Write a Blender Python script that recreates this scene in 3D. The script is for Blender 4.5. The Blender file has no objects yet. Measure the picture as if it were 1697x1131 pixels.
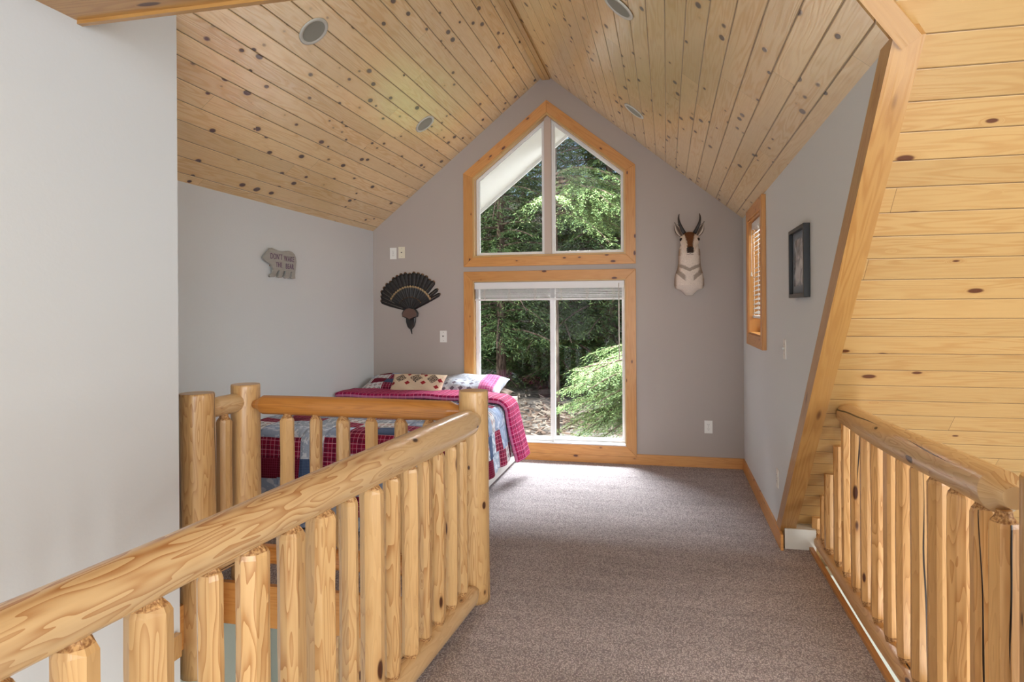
import bpy, bmesh, math, random
import numpy as np
from mathutils import Vector, Matrix
from mathutils.geometry import tessellate_polygon
C = bpy.context; SC = C.scene; COL = SC.collection
rnd = random.Random(7)
# ------------------------------------------------------------------ camera, world, lights
F = 1103.0; H = 1.5; YAW = math.atan(256.5/F)
cam = bpy.data.cameras.new('camera'); cam.sensor_width = 36; cam.sensor_fit = 'HORIZONTAL'
cam.lens = 36*F/1697; cam.shift_y = -(565.5-511.5)/1697; cam.clip_start = .05; cam.clip_end = 300
co = bpy.data.objects.new('camera', cam); COL.objects.link(co); SC.camera = co
co.matrix_world = Matrix.Translation((0, 0, H)) @ Matrix.Rotation(YAW, 4, 'Z') @ Matrix.Rotation(math.pi/2, 4, 'X') @ Matrix.Rotation(-.006, 4, 'Z')
SC.view_settings.view_transform = 'Standard'; SC.view_settings.look = 'None'
SC.view_settings.gamma = 1; SC.view_settings.use_curve_mapping = False
SC.view_settings.exposure = 0.0
W = bpy.data.worlds.new('world'); SC.world = W; W.use_nodes = True
wn = W.node_tree; bg = wn.nodes['Background']
sky = wn.nodes.new('ShaderNodeTexSky'); sky.sky_type = 'NISHITA'; sky.sun_disc = False
sky.sun_elevation = math.radians(48); sky.sun_rotation = math.radians(215); sky.air_density = 1.0; sky.dust_density = 1.5
wn.links.new(sky.outputs[0], bg.inputs[0]); bg.inputs[1].default_value = 0.22
def sun(name, d, e, col, ang):
    l = bpy.data.lights.new(name, 'SUN'); l.energy = e; l.color = col; l.angle = math.radians(ang)
    o = bpy.data.objects.new(name, l); COL.objects.link(o)
    o.rotation_euler = (-Vector(d)).to_track_quat('-Z', 'Y').to_euler(); return o
sun('sun', (-.62, -.42, .66), 5.0, (1, .95, .86), .6)
def area(name, loc, aim, sx, sy, e, col):
    l = bpy.data.lights.new(name, 'AREA'); l.shape = 'RECTANGLE'; l.size = sx; l.size_y = sy; l.energy = e; l.color = col
    o = bpy.data.objects.new(name, l); COL.objects.link(o); o.location = loc
    o.rotation_euler = (Vector(aim)-Vector(loc)).to_track_quat('-Z', 'Y').to_euler(); return o
# daylight coming in through the tall great-room windows (side and rear walls), plus added fills at the gable and lower floor
area('great_room_side_window_light', (5.6, .6, 1.5), (-2.4, 1.6, .7), 1.5, 3.2, 140, (.95, .98, 1))
area('great_room_rear_window_light', (1.2, -6.7, 1.5), (-.8, 5, 2.1), 6.5, 4.6, 880, (.93, .97, 1))
area('added_sky_fill_gable', (-1.1, 10.5, 5.2), (-1.1, 6.4, 1.6), 7, 1.6, 5000, (.93, .97, 1))  # unseen panel added outside the gable to stand in for sky light
area('side_window_light', (2.4, 5.6, 2.9), (.7, 5.5, 1.6), 2.2, 2.0, 420, (.95, .98, 1))
area('added_lower_floor_fill', (1.5, .5, -1.3), (-2.4, 3.6, -1.6), 2, 1.6, 70, (1, .98, .94))  # added fill that brightens the dark lower stairwell; no window stands here

# ------------------------------------------------------------------ shader helpers
class S:
    def __init__(s, nt, k): s.nt = nt; s.k = k
    def _m(s, op, *a):
        n = s.nt.nodes.new('ShaderNodeMath'); n.operation = op
        for i, v in enumerate((s,)+a):
            if isinstance(v, S): s.nt.links.new(v.k, n.inputs[i])
            else: n.inputs[i].default_value = v
        return S(s.nt, n.outputs[0])
    def __add__(s, o): return s._m('ADD', o)
    def __radd__(s, o): return s._m('ADD', o)
    def __sub__(s, o): return s._m('SUBTRACT', o)
    def __rsub__(s, o): return (s*-1)+o
    def __mul__(s, o): return s._m('MULTIPLY', o)
    def __rmul__(s, o): return s._m('MULTIPLY', o)
    def __truediv__(s, o): return s._m('DIVIDE', o)
    def floor(s): return s._m('FLOOR')
    def fract(s): return s._m('FRACT')
    def sin(s): return s._m('SINE')
    def abs(s): return s._m('ABSOLUTE')
    def pw(s, p): return s._m('POWER', p)
    def gt(s, v): return s._m('GREATER_THAN', v)
    def lt(s, v): return s._m('LESS_THAN', v)
    def mx(s, v): return s._m('MAXIMUM', v)
    def mn(s, v): return s._m('MINIMUM', v)
    def ss(s, a, b):   # smoothstep
        n = s.nt.nodes.new('ShaderNodeMapRange'); n.interpolation_type = 'SMOOTHSTEP'
        inv = False
        n.inputs['From Min'].default_value = min(a, b); n.inputs['From Max'].default_value = max(a, b)
        if a > b: n.inputs['To Min'].default_value = 1; n.inputs['To Max'].default_value = 0
        s.nt.links.new(s.k, n.inputs['Value']); return S(s.nt, n.outputs[0])
class M:
    def __init__(m, name, rough=.5, spec=.5, coat=0, coatr=.2, metal=0):
        m.mat = bpy.data.materials.new(name); m.mat.use_nodes = True; m.nt = m.mat.node_tree
        m.p = m.nt.nodes['Principled BSDF']; m.set('Roughness', rough); m.set('Specular IOR Level', spec)
        m.set('Coat Weight', coat); m.set('Coat Roughness', coatr); m.set('Metallic', metal)
    def set(m, k, v):
        if isinstance(v, S): m.nt.links.new(v.k, m.p.inputs[k])
        elif isinstance(v, tuple): m.p.inputs[k].default_value = (*v, 1)
        else: m.p.inputs[k].default_value = v
    def uv(m):
        t = m.nt.nodes.new('ShaderNodeTexCoord'); s = m.nt.nodes.new('ShaderNodeSeparateXYZ')
        m.nt.links.new(t.outputs['UV'], s.inputs[0]); return S(m.nt, s.outputs[0]), S(m.nt, s.outputs[1])
    def obj(m):
        t = m.nt.nodes.new('ShaderNodeTexCoord'); s = m.nt.nodes.new('ShaderNodeSeparateXYZ')
        m.nt.links.new(t.outputs['Object'], s.inputs[0]); return [S(m.nt, s.outputs[i]) for i in range(3)]
    def orand(m):
        n = m.nt.nodes.new('ShaderNodeObjectInfo'); return S(m.nt, n.outputs['Random'])
    def vec(m, x, y, z=0.0):
        n = m.nt.nodes.new('ShaderNodeCombineXYZ')
        for i, v in enumerate((x, y, z)):
            if isinstance(v, S): m.nt.links.new(v.k, n.inputs[i])
            else: n.inputs[i].default_value = v
        return n.outputs[0]
    def noise(m, x, y, z=0.0, detail=2.0, rough=.5, dist=0.0):
        n = m.nt.nodes.new('ShaderNodeTexNoise'); m.nt.links.new(m.vec(x, y, z), n.inputs['Vector'])
        n.inputs['Scale'].default_value = 1; n.inputs['Detail'].default_value = detail
        n.inputs['Roughness'].default_value = rough; n.inputs['Distortion'].default_value = dist
        return S(m.nt, n.outputs[0])
    def white(m, x, y=0.0, z=0.0):
        n = m.nt.nodes.new('ShaderNodeTexWhiteNoise'); n.noise_dimensions = '3D'
        m.nt.links.new(m.vec(x, y, z), n.inputs['Vector']); return S(m.nt, n.outputs['Value'])
    def voro(m, x, y, z=0.0, rand=1.0):
        n = m.nt.nodes.new('ShaderNodeTexVoronoi'); m.nt.links.new(m.vec(x, y, z), n.inputs['Vector'])
        n.inputs['Scale'].default_value = 1; n.inputs['Randomness'].default_value = rand
        s = m.nt.nodes.new('ShaderNodeSeparateColor'); m.nt.links.new(n.outputs['Color'], s.inputs[0])
        return S(m.nt, n.outputs['Distance']), S(m.nt, s.outputs[0]), S(m.nt, s.outputs[1])
    def mix(m, f, a, b, mode='MIX'):
        n = m.nt.nodes.new('ShaderNodeMix'); n.data_type = 'RGBA'; n.blend_type = mode
        for i, v in ((0, f), (6, a), (7, b)):
            if isinstance(v, S): m.nt.links.new(v.k, n.inputs[i])
            elif isinstance(v, tuple): n.inputs[i].default_value = (*v, 1)
            else: n.inputs[i].default_value = v
        return S(m.nt, n.outputs[2])
    def gain(m, col, f):   # colour * scalar
        n = m.nt.nodes.new('ShaderNodeVectorMath'); n.operation = 'SCALE'
        if isinstance(col, S): m.nt.links.new(col.k, n.inputs[0])
        else: n.inputs[0].default_value = col
        if isinstance(f, S): m.nt.links.new(f.k, n.inputs['Scale'])
        else: n.inputs['Scale'].default_value = f
        return S(m.nt, n.outputs[0])
    def bump(m, h, dist=.002, strength=1.0, coat=True):
        n = m.nt.nodes.new('ShaderNodeBump'); m.nt.links.new(h.k, n.inputs['Height'])
        n.inputs['Distance'].default_value = dist; n.inputs['Strength'].default_value = strength
        m.nt.links.new(n.outputs[0], m.p.inputs['Normal'])
        if coat: m.nt.links.new(n.outputs[0], m.p.inputs['Coat Normal'])
    def col(m, c): m.set('Base Color', c); return m.mat
def lin(r, g, b):
    f = lambda c: (c/255/12.92) if c/255 <= .04045 else ((c/255+.055)/1.055)**2.4
    return (f(r), f(g), f(b))
def plain(name, rgb, rough=.5, bump=0, bs=60, **k):
    m = M(name, rough, **k)
    if bump:
        x, y, z = m.obj(); m.bump(m.noise(x*bs, y*bs, z*bs, 3), bump)
    return m.col(lin(*rgb))
def wood(name, light, mid, knotc, width=None, rough=.38, coat=.0, coatr=.18, knots=(.27, .12), kr=(.04, .11), kprob=.5, streak=.6, bumpd=.0006, joint=3.1, seam=.0016, cup=0.0, var=.10, fine=.22, crack=False, bands=9.0, sharp=False):
    m = M(name, rough, .45, coat, coatr); u, v = m.uv(); r0 = m.orand()
    L, D, K = lin(*light), lin(*mid), lin(*knotc)
    if width:
        row = (v/width).floor(); rr = m.white(row, 3.3)
        u2 = u + rr*41.0; seg = (u2/joint).floor(); cr = m.white(row, seg, 7.7)
        vv = v + cr*9.0
    else:
        u2 = u + r0*53.0; vv = v + r0*17.0; cr = r0
    vd, vc, vg = m.voro(u2/knots[0], vv/knots[1])
    on = vc.gt(1-kprob); kd = vd/(vg*(kr[1]-kr[0])+kr[0])
    infl = (vd*-5.0+1.0).mx(0)*on            # grain bends round a knot
    n1 = m.noise(u2*(3.2 if bands == 6.0 else 1.3), vv*(22 if bands == 6.0 else 17) + infl*2.2, 0.0, 1.0 if bands == 6.0 else 1.5)
    band = ((n1*bands).fract()-.5).abs()*2.0
    cath = (((n1*8.0).fract()).pw(2.2)*1.15 if (bands == 6.0) else band.ss(.25, .95))
    big = m.noise(u2*.7, vv*5, 4.0, 2)
    fineg = m.noise(u2*6, vv*260, 1.0, 2)
    c = m.mix((cath*streak*(big.ss(.35, .62)*.8+.2)).mn(1.0), L, D)
    c = m.gain(c, (fineg-.5)*fine + 1.0)
    c = m.gain(c, (cr-.5)*2*var + 1.0)
    halo = (kd*-.42+1.0).mx(0)*on
    c = m.mix(halo*.55, c, D)
    core = kd.ss(1.15, .7)*on
    c = m.mix(core, c, K)
    h = fineg*.25 + cath*.18 - core*.5
    if cup: h = h + m.noise(u2*5, vv*11, 2.0, 1.5)*cup
    if width:
        fv = (v/width).fract(); e = (fv.mn(1-fv))*width
        fu = (u2/joint).fract(); eu = (fu.mn(1-fu))*joint
        s = e.ss(seam, seam*.3).mx(eu.ss(.0012, .0004))
        c = m.mix(s*.8, c, (.06, .025, .01)); g = e.ss(seam*2.6, 0)
        h = h - g*3.0
    if crack:
        cn = m.noise(u2*.9, 8.0, r0*30, 2); w = m.noise(u2*1.1, 3.0, r0*11, 1).ss(.44, .60)*.0042
        cv = (((v - (cn-.5)*.10)/.21 + r0*.7).fract()-.5).abs()*.21
        k = ((w-cv)*900.0).mx(0).mn(1.0)
        c = m.mix(k, c, (.012, .006, .003)); h = h - k*3.0
    m.bump(h, bumpd); return m.col(c)
MAT = {}
MAT['ceil'] = wood('varnished_pine_ceiling', (240, 207, 150), (218, 166, 94), (74, 42, 24), .116, .34, 1.0, .20, knots=(.15, .085), kr=(.10, .24), kprob=.75, bumpd=.0014, cup=1.8, seam=.0020, var=.10, fine=.20, streak=.55)
MAT['slope'] = wood('pale_pine_planks', (198, 160, 102), (178, 128, 68), (98, 54, 26), .116, .42, .2, .25, knots=(.22, .10), kr=(.07, .16), kprob=.5, bumpd=.0008, seam=.0018, var=.06, fine=.10, streak=.45)
MAT['casing'] = wood('honey_pine_casing', (208, 148, 80), (184, 118, 54), (84, 34, 12), None, .42, .25, .2, knots=(.16, .07), kprob=.7, kr=(.08, .20), streak=.5, fine=.18)
MAT['trim'] = wood('pine_trim_board', (184, 138, 78), (158, 104, 48), (80, 36, 14), None, .36, .4, .15, knots=(.34, .09), kprob=.6, kr=(.08, .24), streak=.5, fine=.14)
MAT['beam'] = wood('stained_beam', (168, 104, 46), (132, 74, 28), (60, 26, 10), None, .36, .3, .2, knots=(.4, .12), kprob=.4, streak=.6)
MAT['rail'] = wood('peeled_log_handrail', (220, 186, 138), (176, 122, 72), (52, 30, 18), None, .30, .45, .16, knots=(.26, .12), kprob=.85, kr=(.05, .14), streak=.95, bumpd=.0012, crack=True, bands=6.0, fine=.10)
MAT['post'] = wood('peeled_log_post', (206, 166, 112), (170, 120, 68), (70, 36, 14), None, .36, .3, .2, knots=(.22, .12), kprob=.6, kr=(.06, .14), streak=.75, bumpd=.0012, crack=True, bands=6.0, fine=.12)
MAT['bal'] = wood('peeled_pole_baluster', (212, 172, 118), (172, 120, 68), (74, 38, 16), None, .36, .3, .2, knots=(.24, .08), kprob=.65, kr=(.08, .18), streak=.8, bumpd=.0010, bands=6.0, fine=.12)
MAT['balr'] = wood('peeled_pole_baluster_light', (226, 178, 116), (186, 126, 64), (84, 44, 20), None, .38, .3, .2, knots=(.24, .08), kprob=.6, kr=(.08, .18), streak=.7, bumpd=.0010, bands=6.0, crack=True, fine=.12)
MAT['orail'] = wood('amber_log_rail', (186, 124, 58), (150, 92, 38), (70, 34, 14), None, .34, .4, .16, knots=(.5, .12), kprob=.4, streak=.7, bumpd=.0008, fine=.10)
MAT['ceil'].node_tree.nodes['Principled BSDF'].inputs['Coat IOR'].default_value = 1.85
m = M('scraped_neck', .6); u, v = m.uv()
a = m.noise(u*150, v*90, 0.0, 2); rr_ = (u*420).sin()*.5+.5
m.bump(a*.7+rr_*.6*m.noise(u*20, v*60), .0035); MAT['neck'] = m.col(m.mix(a.ss(.35, .65), lin(212, 168, 112), lin(150, 104, 62)))
m = M('carpet_loop', .95, .15); x, y, z = m.obj()
d, c1, c2 = m.voro(x*150 + (y*60).sin()*.4, y*105, 0.0, .75); nn = m.noise(x*1.3, y*2.2, 0, 2); n3 = m.noise(x*40, y*160, 2, 2); n4 = m.noise(x*1.6, y*9, 5, 2)
c = m.mix(d.ss(.75, .1), lin(152, 142, 146), lin(220, 212, 213)); c = m.gain(c, (c1-.5)*.28+1.0); c = m.gain(c, (nn-.5)*.25+(n3-.5)*.35+(n4-.5)*.45+1.0)
m.bump(d*-1.0+n3*.4, .006); MAT['carpet'] = m.col(c)
def paint(name, rgb):
    m = M(name, .55, .3); x, y, z = m.obj()
    m.bump(m.noise(x*45, y*45, z*45, 3, .6), .0012, .5); return m.col(lin(*rgb))
MAT['wall'] = paint('pale_grey_wall_paint', (217, 221, 223)); MAT['taupe'] = paint('taupe_wall_paint', (178, 168, 161))
MAT['lower'] = paint('pale_green_wall_paint', (196, 202, 190)); MAT['white'] = plain('white_vinyl', (232, 232, 232), .35)
MAT['whitetrim'] = plain('white_painted_board', (222, 222, 214), .5); MAT['soffit'] = plain('white_soffit', (205, 206, 205), .7)
MAT['mull'] = plain('taupe_mullion', (196, 178, 166), .5); MAT['plate'] = plain('white_plate', (236, 234, 228), .35)
MAT['ivory'] = plain('ivory_plate', (226, 218, 196), .35); MAT['slot'] = plain('dark_slot', (40, 38, 36), .5)
MAT['chrome'] = plain('dull_metal', (150, 146, 140), .3, metal=1.0); MAT['black'] = plain('black_frame', (24, 24, 26), .35)
MAT['slat'] = plain('white_blind_slat', (226, 224, 222), .45); MAT['cord'] = plain('blind_cord', (214, 206, 196), .7)
MAT['can'] = plain('grey_can_light', (150, 152, 142), .6); MAT['ring'] = plain('can_light_ring', (206, 206, 198), .4)
MAT['skirt'] = plain('white_box_spring', (222, 220, 216), .9, bump=.002, bs=30); MAT['matt'] = plain('cream_mattress', (196, 188, 174), .9, bump=.003, bs=40)
MAT['brownfab'] = plain('brown_lining', (112, 92, 80), .9); MAT['horn'] = plain('dark_horn', (46, 40, 38), .45, bump=.003, bs=90)
MAT['eye'] = plain('glass_eye', (14, 10, 8), .08); MAT['nose'] = plain('dark_nose', (34, 26, 24), .5)
MAT['darkwall'] = plain('dark_backing', (120, 118, 114), .9)
# glass: see-through with a faint reflection
g = bpy.data.materials.new('window_glass'); g.use_nodes = True; nt = g.node_tree; nt.nodes.remove(nt.nodes['Principled BSDF'])
tr = nt.nodes.new('ShaderNodeBsdfTransparent'); gl = nt.nodes.new('ShaderNodeBsdfGlossy'); gl.inputs['Roughness'].default_value = .02
tr.inputs[0].default_value = (.96, .98, .97, 1)
mx = nt.nodes.new('ShaderNodeMixShader'); fr = nt.nodes.new('ShaderNodeFresnel'); fr.inputs[0].default_value = 1.35
nt.links.new(fr.outputs[0], mx.inputs[0]); nt.links.new(tr.outputs[0], mx.inputs[1]); nt.links.new(gl.outputs[0], mx.inputs[2])
nt.links.new(mx.outputs[0], nt.nodes['Material Output'].inputs[0]); MAT['glass'] = g

# ------------------------------------------------------------------ mesh helpers
def tag(o, label=None, cat=None, group=None, kind=None):
    if label: o['label'] = label
    if cat: o['category'] = cat
    if group: o['group'] = group
    if kind: o['kind'] = kind
    return o
def empty(name, loc=(0, 0, 0), label=None, cat=None, group=None, kind=None):
    o = bpy.data.objects.new(name, None); o.location = loc; COL.objects.link(o); o.empty_display_size = .05
    return tag(o, label, cat, group, kind)
class MB:
    def __init__(s): s.v = []; s.f = []; s.uv = []; s.mi = []; s.sm = []
    def face(s, pts, uvs, mi=0, sm=False):
        b = len(s.v); s.v += [tuple(p) for p in pts]; s.f.append(tuple(range(b, b+len(pts)))); s.uv += [tuple(q) for q in uvs]; s.mi.append(mi); s.sm.append(sm)
    def box(s, lo, hi, ax=None, mi=0):
        """axis aligned box; UV u runs along the axis `ax` (default the longest)"""
        lo = list(map(min, lo, hi)) if False else list(lo); hi = list(hi)
        for i in range(3):
            if lo[i] > hi[i]: lo[i], hi[i] = hi[i], lo[i]
        if ax is None: ax = max(range(3), key=lambda i: hi[i]-lo[i])
        c = [(x, y, z) for x in (lo[0], hi[0]) for y in (lo[1], hi[1]) for z in (lo[2], hi[2])]
        for n, idx in ((0, (0, 1, 3, 2)), (0, (4, 6, 7, 5)), (1, (0, 4, 5, 1)), (1, (2, 3, 7, 6)), (2, (0, 2, 6, 4)), (2, (1, 5, 7, 3))):
            P = [c[i] for i in idx]; o = [i for i in range(3) if i != n]
            ua = ax if ax != n else o[0]; va = [i for i in o if i != ua][0]
            s.face(P, [(p[ua]+n*.37, p[va]+n*.11) for p in P], mi)
    def tube(s, path, rads, n=10, mi=0, cap=True, sm=True, v0=0.0):
        path = [Vector(p) for p in path]; rings = []; u = 0; us = []
        up = Vector((0, 0, 1))
        if abs((path[-1]-path[0]).normalized().z) > .9: up = Vector((0, 1, 0))
        for i, p in enumerate(path):
            t = (path[min(i+1, len(path)-1)]-path[max(i-1, 0)]).normalized()
            a = t.cross(up).normalized(); b = a.cross(t)
            if i: u += (p-path[i-1]).length
            us.append(u); r = rads[i]
            if isinstance(r, (int, float)): r = (r, r)
            rings.append([p+a*(math.cos(k/n*6.2832)*r[0])+b*(math.sin(k/n*6.2832)*r[1]) for k in range(n)])
        R = max(r if isinstance(r, (int, float)) else r[0] for r in rads)
        for i in range(len(path)-1):
            for k in range(n):
                j = (k+1) % n
                s.face([rings[i][k], rings[i][j], rings[i+1][j], rings[i+1][k]], [(us[i], v0+k/n*6.28*R), (us[i], v0+(k+1)/n*6.28*R), (us[i+1], v0+(k+1)/n*6.28*R), (us[i+1], v0+k/n*6.28*R)], mi, sm)
        if cap:
            s.face(rings[0][::-1], [(0, q.x) for q in rings[0]], mi); s.face(rings[-1], [(us[-1], q.x) for q in rings[-1]], mi)
    def build(s, name, mat, parent=None, merge=False):
        me = bpy.data.meshes.new(name); off = Vector(parent.location) if parent and parent.parent is None else Vector((0, 0, 0))
        if parent is not None and parent.parent is not None: off = Vector(parent.parent.location)
        me.from_pydata([tuple(Vector(p)-off) for p in s.v], [], s.f)
        ul = me.uv_layers.new(name='UVMap'); ul.data.foreach_set('uv', np.array(s.uv, dtype=np.float32).ravel())
        mats = mat if isinstance(mat, (list, tuple)) else [mat]
        for q in mats: me.materials.append(MAT[q] if isinstance(q, str) else q)
        me.polygons.foreach_set('material_index', s.mi); me.polygons.foreach_set('use_smooth', s.sm)
        if merge or any(s.sm):
            bm = bmesh.new(); bm.from_mesh(me); bmesh.ops.remove_doubles(bm, verts=bm.verts, dist=1e-5); bm.to_mesh(me); bm.free()
        me.update(); o = bpy.data.objects.new(name, me); COL.objects.link(o)
        if parent: o.parent = parent
        return o
def solid(pts, fn, d0, d1, name, mat, parent=None, holes=(), along=None):
    """flat board: 2D outline (+holes) lifted by fn(a,b,depth) and given thickness"""
    s = MB(); along = along or (1, 0); L = math.hypot(*along); ax, ay = along[0]/L, along[1]/L
    loops = [list(pts)]+[list(h) for h in holes]; flat = [p for l in loops for p in l]
    tris = tessellate_polygon([[Vector((p[0], p[1], 0)) for p in l] for l in loops])
    U = lambda p: (p[0]*ax+p[1]*ay, -p[0]*ay+p[1]*ax)
    for t in tris:
        P = [flat[i] for i in t]
        s.face([fn(*p, d0) for p in P], [U(p) for p in P]); s.face([fn(*p, d1) for p in P[::-1]], [U(p) for p in P[::-1]])
    for l in loops:
        for i in range(len(l)):
            p, q = l[i], l[(i+1) % len(l)]
            up, uq = U(p), U(q)
            if abs(up[0]-uq[0]) > abs(up[1]-uq[1]): uv = [(up[0], up[1]), (uq[0], up[1]), (uq[0], up[1]+d1-d0), (up[0], up[1]+d1-d0)]
            else: uv = [(up[0], up[1]), (up[0], uq[1]), (up[0]+d1-d0, uq[1]), (up[0]+d1-d0, up[1])]
            s.face([fn(*p, d0), fn(*q, d0), fn(*q, d1), fn(*p, d1)], uv)
    o = s.build(name, mat, parent, merge=True)
    bm = bmesh.new(); bm.from_mesh(o.data); bmesh.ops.recalc_face_normals(bm, faces=bm.faces); bm.to_mesh(o.data); bm.free()
    return o
def bev(o, w=.002, seg=2):
    b = o.modifiers.new('bevel', 'BEVEL'); b.width = w; b.segments = seg; b.limit_method = 'ANGLE'; b.angle_limit = math.radians(40); return o
def rings_grid(s, ring, us, vs, mi=0, sm=True, capA=True, capB=True):
    n = len(ring[0])
    for i in range(len(ring)-1):
        for k in range(n):
            j = (k+1) % n; va, vb = vs[k], vs[k+1]
            s.face([ring[i][k], ring[i][j], ring[i+1][j], ring[i+1][k]], [(us[i], va), (us[i], vb), (us[i+1], vb), (us[i+1], va)], mi if isinstance(mi, int) else mi(i), sm)
    if capA: s.face(ring[0][::-1], [(q[0], q[1]) for q in ring[0][::-1]])
    if capB: s.face(ring[-1], [(q[0], q[1]) for q in ring[-1]])
def pole(p0, p1, r, seed, neck=(True, True), nf=8, bow=.004):
    """hand-peeled faceted pole with scraped tapering necks"""
    R = random.Random(seed); s = MB(); p0, p1 = Vector(p0), Vector(p1); L = (p1-p0).length; t = (p1-p0).normalized()
    a = t.cross(Vector((0, 1, .01))).normalized(); b = a.cross(t)
    ang = sorted([(k+R.uniform(-.25, .25))/nf*6.2832 for k in range(nf)]); ph = R.uniform(0, 6.28)
    fr = [1+R.uniform(-.09, .07) for _ in range(nf)]
    prof = []
    nl = .045
    if neck[0]: prof += [(0, .62, 1), (.012, .70, 1), (nl*.8, .97, 1)]
    else: prof += [(0, 1, 0)]
    k = 7
    for i in range(k+1):
        x = (nl if neck[0] else .02)+(L-(nl if neck[0] else .02)-(nl if neck[1] else .02))*i/k
        prof.append((x, 1, 0))
    if neck[1]: prof += [(L-nl*.72, .88, 1), (L-.018, .60, 1), (L, .52, 1)]
    else: prof += [(L, 1, 0)]
    bx, by = R.uniform(-bow, bow), R.uniform(-bow, bow); ring = []; us = []; off = R.uniform(0, 30)
    for x, f, _ in prof:
        w = math.sin(x/L*math.pi); c = p0+t*x+a*bx*w+b*by*w
        ring.append([c+(a*math.cos(q+ph)+b*math.sin(q+ph))*(r*f*(fr[i] if f > .9 else 1+(fr[i]-1)*.3)*(1+R.uniform(-.03, .03))) for i, q in enumerate(ang)]); us.append(x+off)
    vs = [q*r for q in ang]+[ang[0]*r+6.2832*r]; v0 = R.uniform(0, 5); vs = [q+v0 for q in vs]
    fl = [p[2] for p in prof]
    rings_grid(s, ring, us, vs, lambda i: 1 if (fl[i] and fl[i+1]) or (fl[i]+fl[i+1] == 1 and 0) else 0, sm=False)
    return s
def logm(p0, p1, prof, seed, n=28, wob=.035, facet=0, bend=.0, squash=1.0):
    """round peeled log; prof = [(fraction, radius)]"""
    R = random.Random(seed); s = MB(); p0, p1 = Vector(p0), Vector(p1); L = (p1-p0).length; t = (p1-p0).normalized()
    up = Vector((0, 0, 1)) if abs(t.z) < .8 else Vector((0, 1, 0)); a = t.cross(up).normalized(); b = a.cross(t)
    ph = [R.uniform(0, 6.28) for _ in range(6)]
    ts = sorted(set([p[0] for p in prof]+[i/40 for i in range(41)])); ring = []; us = []
    def rad(x):
        for (x0, r0), (x1, r1) in zip(prof, prof[1:]):
            if x0 <= x <= x1: return r0+(r1-r0)*((x-x0)/(x1-x0) if x1 > x0 else 0)
        return prof[-1][1]
    off = R.uniform(0, 30); v0 = R.uniform(0, 3)
    for x in ts:
        r = rad(x); c = p0+t*(x*L)+b*(math.sin(x*5+ph[0])*bend)+a*(math.sin(x*4+ph[1])*bend)
        row = []
        for k in range(n):
            q = k/n*6.2832
            w = 1+wob*(math.sin(2*q+x*L*2.1+ph[2])*.5+math.sin(3*q-x*L*3.3+ph[3])*.35+math.sin(5*q+x*L*5+ph[4])*.2)
            if facet:
                fa = (q+ph[5]) % (6.2832/facet)-3.1416/facet; w *= 1/math.cos(fa)*math.cos(3.1416/facet)*.5+.52
            row.append(c+(a*math.cos(q)+b*math.sin(q)*squash)*r*w)
        ring.append(row); us.append(x*L+off)
    r = prof[len(prof)//2][1]; vs = [k/n*6.2832*r for k in range(n+1)]
    rings_grid(s, ring, us, vs, 0, True)
    return s

# ------------------------------------------------------------------ the room
XR, XL, XN, RX, G = .69, -3.0, -2.265, -1.155, 6.478
EV, AP = 2.32, 3.81; SL = (AP-EV)/1.845
KS = 1.02                                   # main roof slope
Yv = 2.37                                   # where the main slope meets the dormer eave
slopeZ = lambda y: EV+KS*(Yv-y)
zc = lambda x: AP-SL*abs(x-RX)
st = lambda o: tag(o, kind='structure')
GW = lambda a, b, d: (a, G+d, b)            # gable plane: a=x b=z, depth away
# floor (carpet on the landing and the bedroom)
fl = solid([(-3.2, 6.6), (-3.2, 2.7), (-2.40, 2.7), (-2.40, 3.2), (-1.04, 3.2), (-1.12, .2), (-1.2, -2.2), (.845, -2.2), (.845, 4.40), (.70, 4.40), (.70, 6.6)],
      lambda a, b, d: (a, b, d), -.22, 0, 'floor', 'carpet'); st(fl)
# upper window outline (inner opening) and lower window opening
def houseoutline(x0, x1, zb, zs, za): return [(x0, zb), (x1, zb), (x1, zs), ((x0+x1)/2, za), (x0, zs)]
UO = houseoutline(-2.003, -.286, 1.923, 2.870, 3.555); cw = .095
sq = math.sqrt(1+.8**2)
UI = houseoutline(-2.003+cw, -.286-cw, 1.923+cw, 2.870+cw*(sq-.8)-.0, 3.555-cw*sq)
UI[2] = (UI[2][0], 3.555-cw*sq-.7995*(UI[2][0]+1.1445)); UI[4] = (UI[4][0], UI[2][1])
LO = [(-2.004, .072), (-.287, .072), (-.287, 1.874), (-2.004, 1.874)]; LI = [(-2.004+cw, .072+cw), (-.287-cw, .072+cw), (-.287-cw, 1.874-cw), (-2.004+cw, 1.874-cw)]
st(solid([(XL-.2, -.22), (XR+.15, -.22), (XR+.15, zc(XR+.15)), (RX, AP+.03), (XL-.2, zc(XL-.2))], GW, 0, .2, 'wall_far', 'taupe', holes=[UI, LI]))
# right wall with the narrow window; cut off by the main roof slope
RWf = lambda a, b, d: (XR+d, a, b)
wy0, wy1, wz0, wz1 = 5.02, 5.975, 1.19, 2.305
WI = [(wy0+.09, wz0+.09), (wy1-.09, wz0+.09), (wy1-.09, wz1-.09), (wy0+.09, wz1-.09)]
st(solid([(G, -.22), (G, EV+.02), (Yv, EV+.02), (Yv+(EV)/KS, 0), (Yv+(EV)/KS, -.22)], RWf, 0, .15, 'wall_right', 'wall', holes=[WI]))
st(solid([(G+.1, -.2), (G+.1, EV+.05), (2.65, EV+.05), (2.65, -.2)], lambda a, b, d: (XL-d, a, b), 0, .15, 'wall_left', 'wall'))
# landing wall beside the stairs, its end face turning back to the bedroom wall
s = MB(); s.box((XN-.16, -7.1, -2.8), (XN, 2.725, 6.6)); s.box((XL-.15, 2.60, -2.8), (XN-.155, 2.725, 3.1)); st(s.build('wall_landing', 'wall'))
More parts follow.
